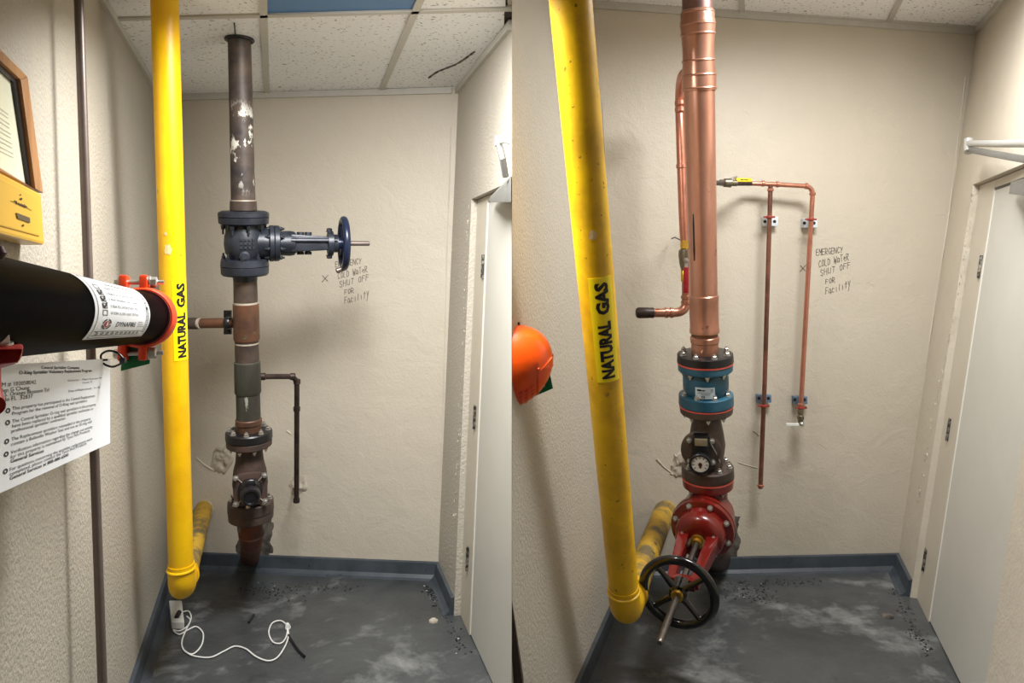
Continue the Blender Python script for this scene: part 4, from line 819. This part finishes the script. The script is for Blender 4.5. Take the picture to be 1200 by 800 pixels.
# ================================================================ RIGHT BAY
AY = Axis(P(668.5, 0, 0.545), P(733, 716, 0.71))
gr, raR = gas_pipe('r', AY, px(51, 0.545) / 2, px(34, 0.71) / 2, 716, WBR.on(779, 598), 'yellow_r', 'stout worn yellow gas pipe leaning in the right bay beside the pier')
sticker(gr, AY, raR, 319, 439, -24, 54)
chip(gr, AY, raR, 0.003, 270, 0.014, 0.02); chip(gr, AY, raR, 0.004, 453, 0.010, 0.008, 'yellow_old')
# ---- orange end cap on the pier nose with green tag
to = 0.60; oc = P(600, 429, to)
root = thing('pipe_elbow', 'bright orange rounded pipe cap jutting from the nose of the pier', 'pipe cap', P(600, 478, to))
m = MB(); vs = []; fs = []; nu, nv = 18, 28
for i in range(nu + 1):
    th = math.pi / 2 * i / nu
    for j in range(nv):
        ph = 2 * math.pi * j / nv; a_ = math.cos(th) ** 0.8; X = math.sin(th) ** 0.9 * px(48, to); y_ = 0.10 * a_ * math.cos(ph); z_ = px(49, to) * a_ * math.sin(ph); vs.append(Vector((0.001 + X, oc.y + y_, oc.z + z_ + 0.10 * X * (3.2 if z_ < 0 else 0.2))))
for i in range(nu):
    for j in range(nv): fs.append((i * nv + j, i * nv + (j + 1) % nv, (i + 1) * nv + (j + 1) % nv, (i + 1) * nv + j))
fs.append(tuple(range(nv))); m.add(vs, fs); part('cap', m, 'orange2', root, sharp=1.2)
def ocap(th, ph, lift=0.0):
    a_ = math.cos(th) ** 0.8; X = math.sin(th) ** 0.9 * px(48, to); z_ = px(49, to) * a_ * math.sin(ph); p = Vector((0.001 + X, oc.y + 0.10 * a_ * math.cos(ph), oc.z + z_ + 0.10 * X * (3.2 if z_ < 0 else 0.2))); d = (p - Vector((0, oc.y, oc.z))).normalized(); return p + d * lift
m = MB(); m.tube(spline([ocap(0.62, math.radians(a_), 0.0005) for a_ in range(180, 300, 12)] , 3), 0.0035, 6); part('cast_ridge', m, 'orange2', root)
m = MB(); m.tube(spline([ocap(t_, math.radians(a_), 0.0005) for t_, a_ in ((0.62, 196), (0.8, 194), (1.0, 190), (1.2, 186))], 3), 0.003, 6); part('seam', m, 'orange2', root)
pr = Print()
for i in range(3):
    for j in range(9): pr.stroke([(0.08 + j * 0.095, 0.68 - i * 0.28), (0.10 + j * 0.095 + R.uniform(-0.02, 0.03), 0.84 - i * 0.28)], 0.022); pr.stroke([(0.07 + j * 0.095, (0.74 + R.uniform(-0.05, 0.08)) - i * 0.28), (0.14 + j * 0.095, 0.76 - i * 0.28)], 0.02)
pr.cut(0, 8); part('cast_marks', pr.mb(lambda u, v: ocap(0.06 + 0.5 * v, math.radians(285 - 80 * u), 0.0022)), 'redpaint', root, smooth=False)
bolt(root, P(606, 384, to), (0.25, -0.2, 1), 0.010, 'iron', 0.01, 0.006)
m = MB(); m.prism([P(604, 448, 0.608), P(643, 430, 0.608), P(648, 455, 0.608), P(608, 472, 0.608)], (0, 0.003, 0))
root = thing('green_tag', 'green plate half hidden under the orange cap on the pier', 'tag', P(608, 472, 0.61)); part('plate', m, 'green', root, smooth=False)
for x, y in ((620.5, 459), (637.5, 452)):
    m = MB(); m.cprof(P(x, y, 0.6075), (0, -1, 0), [(-0.002, 0.003), (0.001, 0.003)], 10); part('rivet', m, 'white', root)
# ---- copper riser
AK = Axis(P(816.8, -10, 0.775), P(830.5, 612, 0.868)); RK = lambda y, w_: px(w_, AK.t(y))
root = thing('copper_riser', 'thick bright copper riser with pressed couplings in the right bay', 'pipe', AK.at(416))
m = MB(); AK.lathe(m, [(-84, 35), (16, 35)]); part('top_pipe', m, 'copper_dull', root, 'dull purplish pipe at the top')
m = MB(); AK.lathe(m, [(11, 34.5), (12, 36.5), (18, 39.5), (22, 38.8), (25, 40.4), (32, 40.4), (36, 39.5), (40, 39.7), (42, 38.6), (56, 36.6), (68, 36.4), (72, 37.4), (76, 37), (84, 38.8), (88, 38.6), (91, 39.6), (100, 39.4), (103, 40), (106.5, 39.6), (107, 36.5)]); rd = part('reducer', m, 'copper', root)
for yy, ww in ((15, 38.6), (29, 41), (40.5, 40.4), (71.5, 38), (88.5, 39.8), (104, 40.4)):
    m = MB(); m.ring(AK.at(yy), AK.d, RK(yy, ww) / 2 - 0.003, 0.005, 48, 8); part('press_ridge', m, 'copper', rd)
m = MB(); AK.lathe(m, [(100, 36.2), (200, 34.6), (300, 32.6), (348, 31.8)]); part('pipe', m, 'copper', root)
m = MB(); AK.lathe(m, [(345, 32), (346, 34.4), (351, 34.6), (352.5, 33.6), (384, 33.3), (385, 34.4), (389, 34.4), (390, 32)]); part('coupling', m, 'copper', root)
m = MB(); AK.lathe(m, [(389, 30.5), (394.5, 30.5)]); part('neck', m, 'oldcopper', root)
m = MB(); AK.lathe(m, [(393.5, 31), (394.5, 33.6), (400, 33.4), (401, 31.6), (417.5, 31.4)]); part('adapter', m, 'copper', root)
wv, e = view_frame(AK.d, AK.at(280)); m = MB(); pts = [AK.at(y) + (wv * math.cos(-0.62) + e * math.sin(-0.62)) * (RK(y, 33.4) / 2 + 0.0008) for y in (249, 262, 275, 290, 303)]
m.tube(pts, [0.002, 0.0035, 0.003, 0.0035, 0.002], 6); part('ink_mark', m, 'ink', root)
# ---- teal check valve
root = thing('check_valve', 'teal blue flanged check valve with name plate below the copper riser', 'valve', AK.at(475)); tk2 = AK.t(445)
m = MB(); AK.lathe(m, [(413.5, 33), (413.7, 60), (414.5, 64), (422.5, 65), (423.3, 63)]); part('flange', m, 'black', root)
bolts(root, AK.at(413.8), -AK.d, px(26.5, tk2), 8, 0.0105, 'steel', 0.2, 0.006)
m = MB(); AK.lathe(m, [(423, 64), (424.8, 64.4)]); part('gasket', m, 'gasket', root)
m = MB(); AK.lathe(m, [(424.6, 62), (425.4, 63), (432.5, 62.5), (433.5, 60), (433.7, 46)]); part('flange', m, 'teal', root)
bolts(root, AK.at(433.8), AK.d, px(26, tk2), 8, 0.009, 'steel', 0.2, 0.008)
m = MB(); AK.lathe(m, [(432, 46), (436, 49), (441, 52.5), (452, 52.5), (457, 49), (463, 46)]); part('body', m, 'teal', root)
m = MB(); AK.lathe(m, [(460.3, 48), (460.5, 59), (461.5, 62.3), (472, 63), (473.5, 61)]); part('flange', m, 'teal', root)
bolts(root, AK.at(460.6), -AK.d, px(26, tk2), 8, 0.0105, 'steel', 0.2, 0.006)
wv, e = view_frame(AK.d, AK.at(450)); r_ = RK(450, 52.5) / 2
def np_(u, v, lift=1.0): q_ = math.radians(-26 + 48 * u); c = AK.at(459).lerp(AK.at(446), v); return c + (wv * math.cos(q_) + e * math.sin(q_)) * (r_ + 0.0006 + 0.001 * lift)
nm = part('name_plate', cyl_patch(lambda u, v, l: np_(u, v, l), 12, 1), 'name_w', root, 'pale name plate')
pr = Print(); pr.rect(0.10, 0.68, 0.32, 0.84); pr.rect(0.34, 0.70, 0.5, 0.80); pr.rect(0.1, 0.5, 0.8, 0.53); pr.rect(0.3, 0.36, 0.75, 0.39); pr.arc(0.4, 0.18, 0.05, 0.1, 0, 360); pr.frame(0.8, 0.62, 0.9, 0.86, 0.02, 0.03); pr.arc(0.08, 0.25, 0, 0.04, 0, 360); pr.arc(0.93, 0.25, 0, 0.04, 0, 360); pr.cut(0, 12)
part('lettering', pr.mb(lambda u, v: np_(u, v, 1.8)), 'ink', nm, smooth=False)
# ---- brown alarm valve with gauge
root = thing('alarm_valve', 'brown flanged valve with a round white gauge above the red valve', 'valve', AK.at(560)); tg = AK.t(520)
m = MB(); AK.lathe(m, [(473.5, 62), (474.8, 62.3)]); part('gasket', m, 'gasket', root)
m = MB(); AK.lathe(m, [(474.6, 61), (475.5, 61.5), (482, 60), (484, 54), (485, 36)]); part('flange', m, 'brownflange', root)
bolts(root, AK.at(484), AK.d, px(25, tg), 8, 0.008, 'steel', 0.2, 0.006)
m = MB(); AK.lathe(m, [(484, 35), (494, 34), (505, 38), (520, 42), (534, 38), (545, 35), (556, 38)]); part('body', m, 'brownflange', root)
wv, e = view_frame(AK.d, AK.at(520)); vt = e.cross(wv); vt = vt if vt.z > 0 else -vt
gp = lambda dx, dy, n_: AK.at(520) + wv * n_ + (e * dx - vt * dy) / S * tg
m = MB(); m.cprof(gp(-7, 0, 0.055), wv, [(0, px(22.5, tg)), (0.02, px(22.5, tg)), (0.026, px(20, tg))], 40); part('cover', m, 'brownflange', root)
for q_ in (45, 135, 225, 315): bolt(root, gp(-7 + 18 * math.cos(math.radians(q_)), -18 * math.sin(math.radians(q_)), 0.08), wv, 0.0105, 'steel', None, 0.01)
m = MB(); m.hull8([gp(-18.5, 12, 0.075), gp(3.5, 12, 0.075), gp(2, -22, 0.075), gp(-15, -22, 0.075), gp(-18.5, 12, 0.115), gp(3.5, 12, 0.115), gp(1, -20, 0.105), gp(-14, -20, 0.105)]); sw = part('switch_case', m, 'black', root, 'black switch case', bevel=0.006)
m = MB(); m.box(gp(-6.5, -14, 0.112), px(14, tg), 0.01, px(8, tg), (e, wv, vt)); part('plate', m, 'plate_s', sw, 'silver plate', bevel=0.001)
gc = gp(-8, 10, 0.10); m = MB(); m.cprof(gc, wv, [(0, px(12.5, tg)), (0.035, px(12.5, tg)), (0.038, px(11.5, tg)), (0.038, px(9.8, tg)), (0.030, px(9.6, tg))], 36); gg = part('gauge', m, 'black', root, 'round black gauge')
m = MB(); m.cprof(gc, wv, [(0.028, px(9.8, tg)), (0.0315, px(9.8, tg))], 32); part('dial', m, 'dial', gg, 'white dial')
m = MB(); m.box(gc + wv * 0.033 + vt * px(-1.5, tg), px(2.2, tg), 0.003, px(6, tg), (e, wv, vt)); m.cprof(gc + wv * 0.032 - vt * px(0.5, tg), wv, [(0, px(2.3, tg)), (0.003, px(2.2, tg))], 14); part('needle', m, 'maroon', gg)
pr = Print()
for k_ in range(9): q_ = math.radians(220 - k_ * 32.5); pr.stroke([(math.cos(q_) * 0.68, math.sin(q_) * 0.68), (math.cos(q_) * 0.9, math.sin(q_) * 0.9)], 0.09)
part('ticks', pr.mb(lambda u, v: gc + wv * 0.0322 + (e * u + vt * v) * px(9.6, tg)), 'ink', gg, smooth=False)
m = MB(); m.tube([gp(4, -10, 0.085), gp(10, 2, 0.08), gp(14, 14, 0.07)], 0.003, 8); part('link_rod', m, 'steel', root)
m = MB(); AK.lathe(m, [(544.5, 38), (544.7, 57), (546, 59.5), (556, 60.5), (557.5, 59)]); part('flange', m, 'brownflange', root)
bolts(root, AK.at(544.8), -AK.d, px(25, tg), 8, 0.0105, 'steel', 0.4, 0.006)
m = MB(); AK.lathe(m, [(557.5, 59.5), (559.3, 59.8)]); part('gasket', m, 'gasket', root)
# ---- red OS&Y gate valve
Cb = AK.at(600); Wc = P(795, 694, 0.73); ax = (Wc - Cb).normalized(); LG = (Wc - Cb).length
root = thing('gate_valve', 'deep red gate valve with black handwheel at the foot of copper riser', 'valve', Cb - Vector((0, 0, 0.12))); tr = 0.84
m = MB(); AK.lathe(m, [(559.3, 57), (560.5, 58.5), (568, 57.5), (569.5, 52), (570, 46)]); part('flange', m, 'redvalve', root)
bolts(root, AK.at(569.6), AK.d, px(24.5, AK.t(569)), 8, 0.008, 'steel', 0.4, 0.006)
m = MB(); AK.lathe(m, [(569, 45), (580, 44), (592, 46), (612, 47), (628, 44), (640, 40)]); part('body', m, 'redvalve', root)
lb_ = AK.at(640); bk = (WBR.on(838, 648) - lb_).normalized(); m = MB(); m.tube(fillet([AK.at(626), lb_, WBR.on(838, 652) + bk * 0.04], 0.1, 8), px(40, AK.t(640)) / 2, 26); part('tailpiece', m, 'rustiron', root)
def gk(dx, rad): return (dx, px(rad, tr))
m = MB(); m.cprof(Cb, ax, [gk(0.0, 31), gk(0.06, 32), gk(0.1, 33)]); part('neck', m, 'redvalve', root)
m = MB(); m.cprof(Cb, ax, [gk(0.098, 33), gk(0.10, 36.5), gk(0.122, 37), gk(0.124, 35.5), gk(0.128, 36.5), gk(0.15, 36), gk(0.154, 33)], 44); part('bonnet_flange', m, 'redvalve', root)
bolts(root, Cb + ax * 0.154, ax, px(31.5, tr), 8, 0.0105, 'steel', 0.55, 0.006); bolts(root, Cb + ax * 0.098, -ax, px(31.5, tr), 8, 0.0095, 'steel', 0.55, 0.01)
m = MB(); m.cprof(Cb, ax, [gk(0.15, 29), gk(0.185, 28.5), gk(0.21, 27.5), gk(0.225, 25), gk(0.235, 20), gk(0.238, 12)], 40); part('bonnet', m, 'redvalve', root)
_, g1, g2 = basis(ax); g1 = g1 if g1.x > 0 else -g1; g2 = g2 if g2.z > 0 else -g2
def gpt(d_, x_, z_): return Cb + ax * d_ + g1 * px(x_, 0.8) + g2 * px(z_, 0.8)
for sg in (1, -1):
    m = MB(); m.hull8([gpt(0.19, sg * 11, -12), gpt(0.19, sg * 25, -12), gpt(0.19, sg * 25, 8), gpt(0.19, sg * 11, 8), gpt(LG - 0.07, sg * 8, -8), gpt(LG - 0.07, sg * 17, -8), gpt(LG - 0.07, sg * 17, 5), gpt(LG - 0.07, sg * 8, 5)]); part('yoke_arm', m, 'redvalve', root, bevel=0.004)
    bolt(root, gpt(0.235, sg * 18.5, 4), g2, 0.010, 'steel', 0.01, 0.004)
    bolt(root, gpt(0.25, sg * 20, -1), ax, 0.009, 'steel', 0.012, 0.006)
m = MB(); m.hull8([gpt(LG - 0.10, -15, -7), gpt(LG - 0.10, 15, -7), gpt(LG - 0.10, 15, 4), gpt(LG - 0.10, -15, 4), gpt(LG - 0.055, -14, -8), gpt(LG - 0.055, 14, -8), gpt(LG - 0.055, 14, 6), gpt(LG - 0.055, -14, 6)]); part('yoke_bridge', m, 'redvalve', root, bevel=0.006)
m = MB(); m.cprof(Cb, ax, [(0.22, px(8, tr)), (0.25, px(8, tr)), (0.252, px(5.5, tr)), (0.27, px(5.5, tr))], 24); part('gland', m, 'brass', root)
for sg in (1, -1): m = MB(); m.tube([gpt(0.22, sg * 8.5, 1), gpt(0.29, sg * 8.5, 1)], 0.006, 10); part('gland_bolt', m, 'nickel', root)
tip = (P(778, 760, 0.665) - Cb).dot(ax)
prof = []; d_ = 0.22; k_ = 0
while d_ < tip: prof.append((d_, 0.0128 if k_ % 2 else 0.0108)); d_ += 0.0045; k_ += 1
prof += [(tip, 0.0108), (tip + 0.004, 0.0085)]
m = MB(); m.cprof(Cb, ax, prof, 16); part('threaded_stem', m, 'stem', root, 'bright threaded steel stem', sharp=0.9)
Rw = px(47.5, 0.73); rr_ = px(5.6, 0.73)
m = MB(); m.ring(Wc, ax, Rw - rr_, rr_, 64, 14, rr_ * 0.9); wh = part('handwheel', m, 'gloss_black', root, 'gloss black spoked handwheel')
m = MB(); m.cprof(Wc, ax, [(-0.055, 0.034), (-0.02, 0.036), (0.012, 0.034), (0.018, 0.026)], 28); part('hub', m, 'gloss_black', wh)
m = MB(); m.cprof(Wc, ax, [(0.016, 0.024), (0.03, 0.022), (0.031, 0.014)], 24); part('stem_nut', m, 'brass', wh, 'brass stem nut')
for k_ in range(4):
    q_ = math.radians(38 + k_ * 90); d_ = g1 * math.cos(q_) + g2 * math.sin(q_); m = MB(); m.tube([Wc + d_ * 0.028, Wc + d_ * 0.08, Wc + d_ * (Rw - rr_)], [0.0135, 0.0105, 0.0115], 10); part('spoke', m, 'gloss_black', wh)
# ---- bypass line left of the riser
tb = 0.90
root = thing('bypass_pipe', 'slim copper bypass with brass ball valve left of the copper riser', 'pipe', P(745, 366, tb))
AB = [P(812, 84, 0.83), P(800, 88, 0.86), P(796.5, 112, tb), P(797.5, 160, tb), P(801, 260, tb), P(803, 285, tb)]
m = MB(); m.tube(spline(AB, 6), px(10.5, tb) / 2, 18); part('upper_tube', m, 'copper_thin', root)
for x_, y_ in ((796.8, 122), (797, 130), (798.6, 196)):
    m = MB(); m.cprof(P(x_, y_ - 4, tb), (0.03, 0, -1), [(0, px(11, tb) / 2), (0.002, px(12.6, tb) / 2), (0.018, px(12.6, tb) / 2), (0.021, px(11, tb) / 2)], 20); part('press_ring', m, 'copper_thin', root)
dn = Vector((0.01, 0, -1)); bvp = P(803, 281, tb)
m = MB(); m.cprof(bvp, dn, [(0, px(5, tb)), (0.003, px(5.8, tb)), (0.04, px(5.8, tb)), (0.043, px(5, tb))], 8); part('brass_nut', m, 'brass', root)
m = MB(); m.cprof(bvp, dn, [(0.042, px(5.4, tb)), (0.046, px(7.4, tb)), (0.07, px(8, tb)), (0.11, px(7, tb)), (0.14, px(5, tb))], 24); part('valve_body', m, 'nickel', root)
m = MB(); m.cprof(bvp, dn, [(0.138, px(5, tb)), (0.142, px(5.6, tb)), (0.19, px(5.6, tb)), (0.192, px(5, tb))], 8); part('brass_nut', m, 'brass', root)
hp = P(802, 305, tb) - Vector((0, px(9, tb), 0)); bolt(root, hp, (0, -1, 0), 0.009, 'steel', 0.012)
m = MB(); m.box(hp + Vector((0, -0.004, -0.02)), 0.016, 0.003, 0.05); part('lever', m, 'steel', root)
m = MB(); m.box(P(801.5, 328, tb) - Vector((0, px(9, tb) + 0.005, 0)), px(6, tb), 0.012, px(30, tb)); part('lever_grip', m, 'redvinyl', root, bevel=0.004)
m = MB(); m.tube(fillet([P(804.5, 318, tb), P(804.5, 366, tb), P(762, 366.5, tb), P(757, 366.5, tb)], 0.055, 8), px(10.8, tb) / 2, 18); part('lower_tube', m, 'copper', root)
for a_, dd in ((P(804.5, 346, tb), Vector((0, 0, -1))), (P(804.5, 352, tb), Vector((0, 0, -1))), (P(789, 366.2, tb), Vector((-1, 0, 0))), (P(783, 366.2, tb), Vector((-1, 0, 0)))):
    m = MB(); m.cprof(a_, dd, [(0, px(11, tb) / 2), (0.002, px(12.8, tb) / 2), (0.014, px(12.8, tb) / 2), (0.016, px(11, tb) / 2)], 20); part('press_ring', m, 'copper', root)
m = MB(); m.cprof(P(766, 366.4, tb), (-1, 0, 0), [(0, px(12, tb) / 2), (0.006, px(12.8, tb) / 2), (0.02, px(12.2, tb) / 2), (0.025, px(12.8, tb) / 2), (0.07, px(13, tb) / 2), (0.078, px(11, tb) / 2), (0.082, px(7, tb) / 2)], 24); part('dark_cap', m, 'copper_dark', root, 'dark tarnished end cap')
m = MB(); m.tube([P(787, 279.5, 0.98), P(791, 278, 0.95), P(797, 281, 0.905), P(802, 283, 0.9)], 0.003, 8); part('wire', m, 'copper_dark', root)
# ---- slim copper drains on the wall
tw = 0.972
root = thing('copper_drain_line', 'slim copper line with tee and two long drops right of copper riser', 'pipe', P(891, 573, tw))
m = MB(); m.tube([AK.at(214) + Vector((0.02, 0, 0)), P(850, 214.5, 0.93), P(866, 215, 0.955), P(880, 215, tw)], px(5.4, tw) / 2, 14); part('feed_tube', m, 'copper_dark', root)
m = MB(); m.tube([P(880, 215, tw), P(902, 215.6, tw)], px(5.4, tw) / 2, 14); part('tube', m, 'copper_thin', root)
m = MB(); m.tube(fillet([P(902, 215.6, tw), P(952.8, 218.5, tw), P(951.5, 240, tw), P(938.3, 480, tw)], 0.045, 8), px(5.4, tw) / 2, 14); part('long_drop', m, 'copper_thin', root)
m = MB(); m.tube([P(903, 216, tw), P(902, 250, tw), P(896, 450, tw), P(891, 572, tw)], px(5.3, tw) / 2, 14); part('dark_drop', m, 'copper_brown', root, 'darker tarnished drop')
def pring(x, y, d_, rr, mat='copper_thin', L=0.014):
    m = MB(); m.cprof(P(x, y, tw) - Vector(d_).normalized() * L / 2, d_, [(0, rr * 0.85), (0.002, rr), (L - 0.002, rr), (L, rr * 0.85)], 16); part('press_ring', m, mat, root)
h_ = (1, 0, -0.05); v_ = (-0.04, 0, -1); rr0 = px(7.4, tw) / 2
for x, y, d_ in ((894, 215, h_), (911, 216, h_), (902.8, 222.5, v_), (945, 218, h_), (952.2, 227, v_), (891.3, 569, v_), (938.6, 474, v_)): pring(x, y, d_, rr0)
m = MB(); m.cprof(P(843, 214, 0.915), (1, 0.18, 0), [(0, 0.012), (0.004, 0.015), (0.02, 0.015), (0.024, 0.02), (0.055, 0.022), (0.06, 0.015), (0.085, 0.015), (0.088, 0.011)], 20); part('valve_body', m, 'nickel', root)
m = MB(); m.tube([P(857, 212, 0.93), P(859, 208.5, 0.93), P(863, 207.5, 0.935)], 0.006, 8); part('lever', m, 'steel', root)
a_, b_ = P(862, 210.6, 0.935), P(880, 211, 0.945); d_ = (b_ - a_).normalized(); m = MB(); m.box((a_ + b_) / 2, (b_ - a_).length, 0.012, px(4.4, 0.94), (d_, Vector((0, 0, 1)).cross(d_), Vector((0, 0, 1)))); yh = part('yellow_grip', m, 'handle_y', root, 'yellow lever grip', bevel=0.003)
pr = Print(); pr.rect(0.3, 0.35, 0.5, 0.6); pr.rect(0.53, 0.4, 0.78, 0.6); part('lettering', pr.mb(lambda u, v: a_.lerp(b_, u) + Vector((0, -0.0068, (v - 0.5) * px(4.4, 0.94)))), 'ink', yh, smooth=False)
m = MB(); m.cprof(P(938.2, 479, tw), (0, 0, -1), [(0, 0.012), (0.012, 0.015), (0.03, 0.012), (0.034, 0.017), (0.05, 0.017), (0.055, 0.013), (0.075, 0.013), (0.077, 0.009)], 16); part('end_valve', m, 'nickel', root)
a_, b_ = P(921, 497.5, tw - 0.008), P(936, 497, tw - 0.008); m = MB(); m.box((a_ + b_) / 2, (b_ - a_).length, 0.01, px(3.2, tw)); part('white_lever', m, 'white', root, 'white lever', bevel=0.002)
bolt(root, P(938.2, 496, tw) - Vector((0, 0.016, 0)), (0, -1, 0), 0.010, 'steel', 0.01)
lbs = ['upper pipe clamp on the dark copper drop', 'upper pipe clamp on the bright copper drop', 'lower blue pipe clamp on the dark copper drop', 'lower blue pipe clamp on the bright copper drop']
for i, (x, y, px_, py_, mat, yr) in enumerate(((902, 259.5, 901.5, 254.3, 'clampblue', 0), (948.2, 261.3, 950.3, 257, 'clampblue', 0), (894.8, 466.5, 894.9, 475.5, 'clampblue2', 0), (937, 468.2, 938.9, 477.5, 'clampblue2', 0))):
    root = thing('pipe_clamp', lbs[i], 'clamp', WBR.on(x, y), 'clamps of the two copper drops')
    w2, h2 = (8, 5.4) if i < 2 else (7.6, 4.4); m = MB(); c = WBR.on(x, y, 0.02); m.box(c, 2 * w2 / S, 0.04, 2 * h2 / S, (WBR.U, WBR.N, Vector((0, 0, 1)))); part('block', m, mat, root, bevel=0.002)
    for dx in (-5.6, 5.6): m = MB(); m.cprof(WBR.on(x + dx, y, 0.0395), WBR.N, [(0, 0.0085), (0.0015, 0.0085)], 14); part('screw_hole', m, 'ink', root)
    pc = P(px_, py_, tw); m = MB(); m.ring(pc, (-0.03, 0, 1), px(6.4, tw) / 2, 0.0045, 24, 8, 0.007); m.box(pc, px(13, tw), 0.012, 0.009); part('ring', m, 'clampring', root)
    m = MB(); m.tube([pc, WBR.on(x, y, 0.03)], 0.005, 8); part('stand_off', m, 'clampring', root)
# ---- damage and writing on the right back wall
blob(wall_br, WBR, [(846, 606), (858, 596), (868, 604), (866, 622), (870, 640), (862, 655), (846, 662), (822, 662), (824, 640), (838, 622)], 'mortar', 0.011, seed=13)
blob(wall_br, WBR, [(786, 545), (790, 532), (800, 528), (806, 540), (804, 556), (792, 560), (784, 556)], 'crumb', 0.016, seed=15)
blob(wall_br, WBR, [(762, 606), (768, 592), (784, 586), (792, 596), (790, 612), (772, 616)], 'crumb', 0.016, seed=16)
ridge(wall_br, WBR, [(770, 538), (778, 547), (790, 556)], 0.006, 4); ridge(wall_br, WBR, [(883, 504), (889, 509)], 0.005, 5)
ridge(wall_br, WBR, [(864, 541), (878, 546), (889, 548)], 0.003, 6)
words2 = [('EMERGENCY', 0, 8, 32, 7, -0.10), ('COLD WaTeR', 3, 22, 36, 8, -0.25), ('SHUT OFF', 5, 32, 36, 7, -0.28), ('FOR', 11, 42, 12, 6, -0.25), ('Facility', 11, 54, 30, 8, -0.32)]
handwriting(wall_br, WBR, 956.5, 291, 1.0, words2, (941, 314))
def flakes(parent, wl, pts, n_, seed, name='paint_flake'):
    rr = random.Random(seed); m = MB()
    for k in range(n_):
        f = rr.random() * (len(pts) - 1); i = int(f); f -= i; x = pts[i][0] * (1 - f) + pts[i + 1][0] * f + rr.uniform(-1.4, 1.4); y = pts[i][1] * (1 - f) + pts[i + 1][1] * f
        c = wl.on(x, y, 0.0); s_ = rr.uniform(0.003, 0.008); vs_ = [c + wl.U * rr.uniform(-s_, s_) * 1.2 + Vector((0, 0, rr.uniform(-s_, s_) * 2)) + wl.N * rr.uniform(0.0, 0.007) for _ in range(4)]; m.add(vs_, [(0, 1, 2), (0, 1, 3), (1, 2, 3), (0, 2, 3)])
    o = part(name, m, 'jamb', parent, smooth=False); o['kind'] = 'stuff'
flakes(wall_r, WR, [(1141, 222), (1134, 280), (1126, 330), (1112, 400), (1092, 500), (1076, 590)], 110, 1)
flakes(wall_m, WML, [(550, 240), (547, 320), (543, 420), (538, 520), (533, 620)], 90, 2)
flakes(wall_r, WR, [(1122, 180), (1108, 260), (1096, 330), (1080, 430)], 60, 3)
m = MB(); cpt = FL(1040, 722); m.cprof(cpt, (0, 0, 1), [(-0.002, 0.03), (0.004, 0.026), (0.007, 0.014)], 9); solo('floor_anchor', m, 'mortar', 'small dark disc stuck on the right floor near the door', 'disc', base=cpt, smooth=False)

# ---- dirt along the skirting and peeling paint in the corners
def dirt(zones, n_, seed, label):
    rr = random.Random(seed); m = MB()
    for _ in range(n_):
        x0, y0, x1, y1, sp = rr.choice(zones); f = rr.random(); c = FL(x0 + (x1 - x0) * f + rr.gauss(0, sp), y0 + (y1 - y0) * f + rr.gauss(0, sp * 0.45)); q = rr.uniform(0.002, 0.007)
        a_ = rr.uniform(0, 6.28); vs_ = [c + Vector((math.cos(a_ + k * 2.1) * q, math.sin(a_ + k * 2.1) * q, 0.0005)) for k in range(3)] + [c + Vector((rr.uniform(-q, q) * 0.3, rr.uniform(-q, q) * 0.3, q * rr.uniform(0.4, 0.9)))]
        m.add(vs_, [(0, 2, 1), (0, 1, 3), (1, 2, 3), (2, 0, 3)])
    solo('floor_dirt', m, 'black', label, 'dirt', kind='stuff', smooth=False)
dirt([(275, 690, 420, 688, 6), (300, 690, 345, 700, 9), (508, 700, 545, 765, 5), (502, 690, 516, 702, 4)], 420, 21, 'dark crumbs of dirt scattered along the left back wall base')
dirt([(850, 684, 960, 682, 6), (855, 690, 900, 700, 10), (1048, 690, 1090, 770, 5)], 420, 22, 'dark crumbs of dirt scattered along the right back wall base')
ridge(wall_bl, WBL, [(529, 150), (527, 210), (524, 300), (521, 420), (517, 560)], 0.0035, 31); ridge(wall_br, WBR, [(1132, 90), (1122, 170), (1112, 250), (1100, 330), (1084, 430)], 0.004, 32)
ridge(wall_br, WBR, [(1095, 250), (1102, 252), (1108, 249)], 0.002, 33); ridge(wall_bl, WBL, [(231, 253), (236, 258), (241, 262)], 0.0015, 34)
ridge(wall_br, WBR, [(706, 120), (711, 230), (717, 330), (722, 420), (728, 520)], 0.0035, 35)
for i_, (x_, y_) in enumerate(((1015, 330), (960, 520), (740, 470), (980, 505), (870, 130))): ridge(wall_br, WBR, [(x_, y_), (x_ + 5, y_ + 2), (x_ + 9, y_ + 6)], 0.002, 40 + i_)
for i_, (x_, y_) in enumerate(((380, 500), (420, 530), (240, 420), (460, 560), (455, 160))): ridge(wall_bl, WBL, [(x_, y_), (x_ + 4, y_ + 2), (x_ + 7, y_ + 6)], 0.002, 50 + i_)

m = MB(); m.tube(spline([P(x, y, (ZC - EYE) * S / (HY - y)) - Vector((0, 0, 0.001)) for x, y in ((502, 91), (512, 84), (524, 79), (536, 74), (548, 66), (556, 60))], 4), [0.003 + 0.003 * abs(math.sin(k * 1.3)) for k in range(21)], 6); part('tile_crack', m, 'mortar', ceil_l)
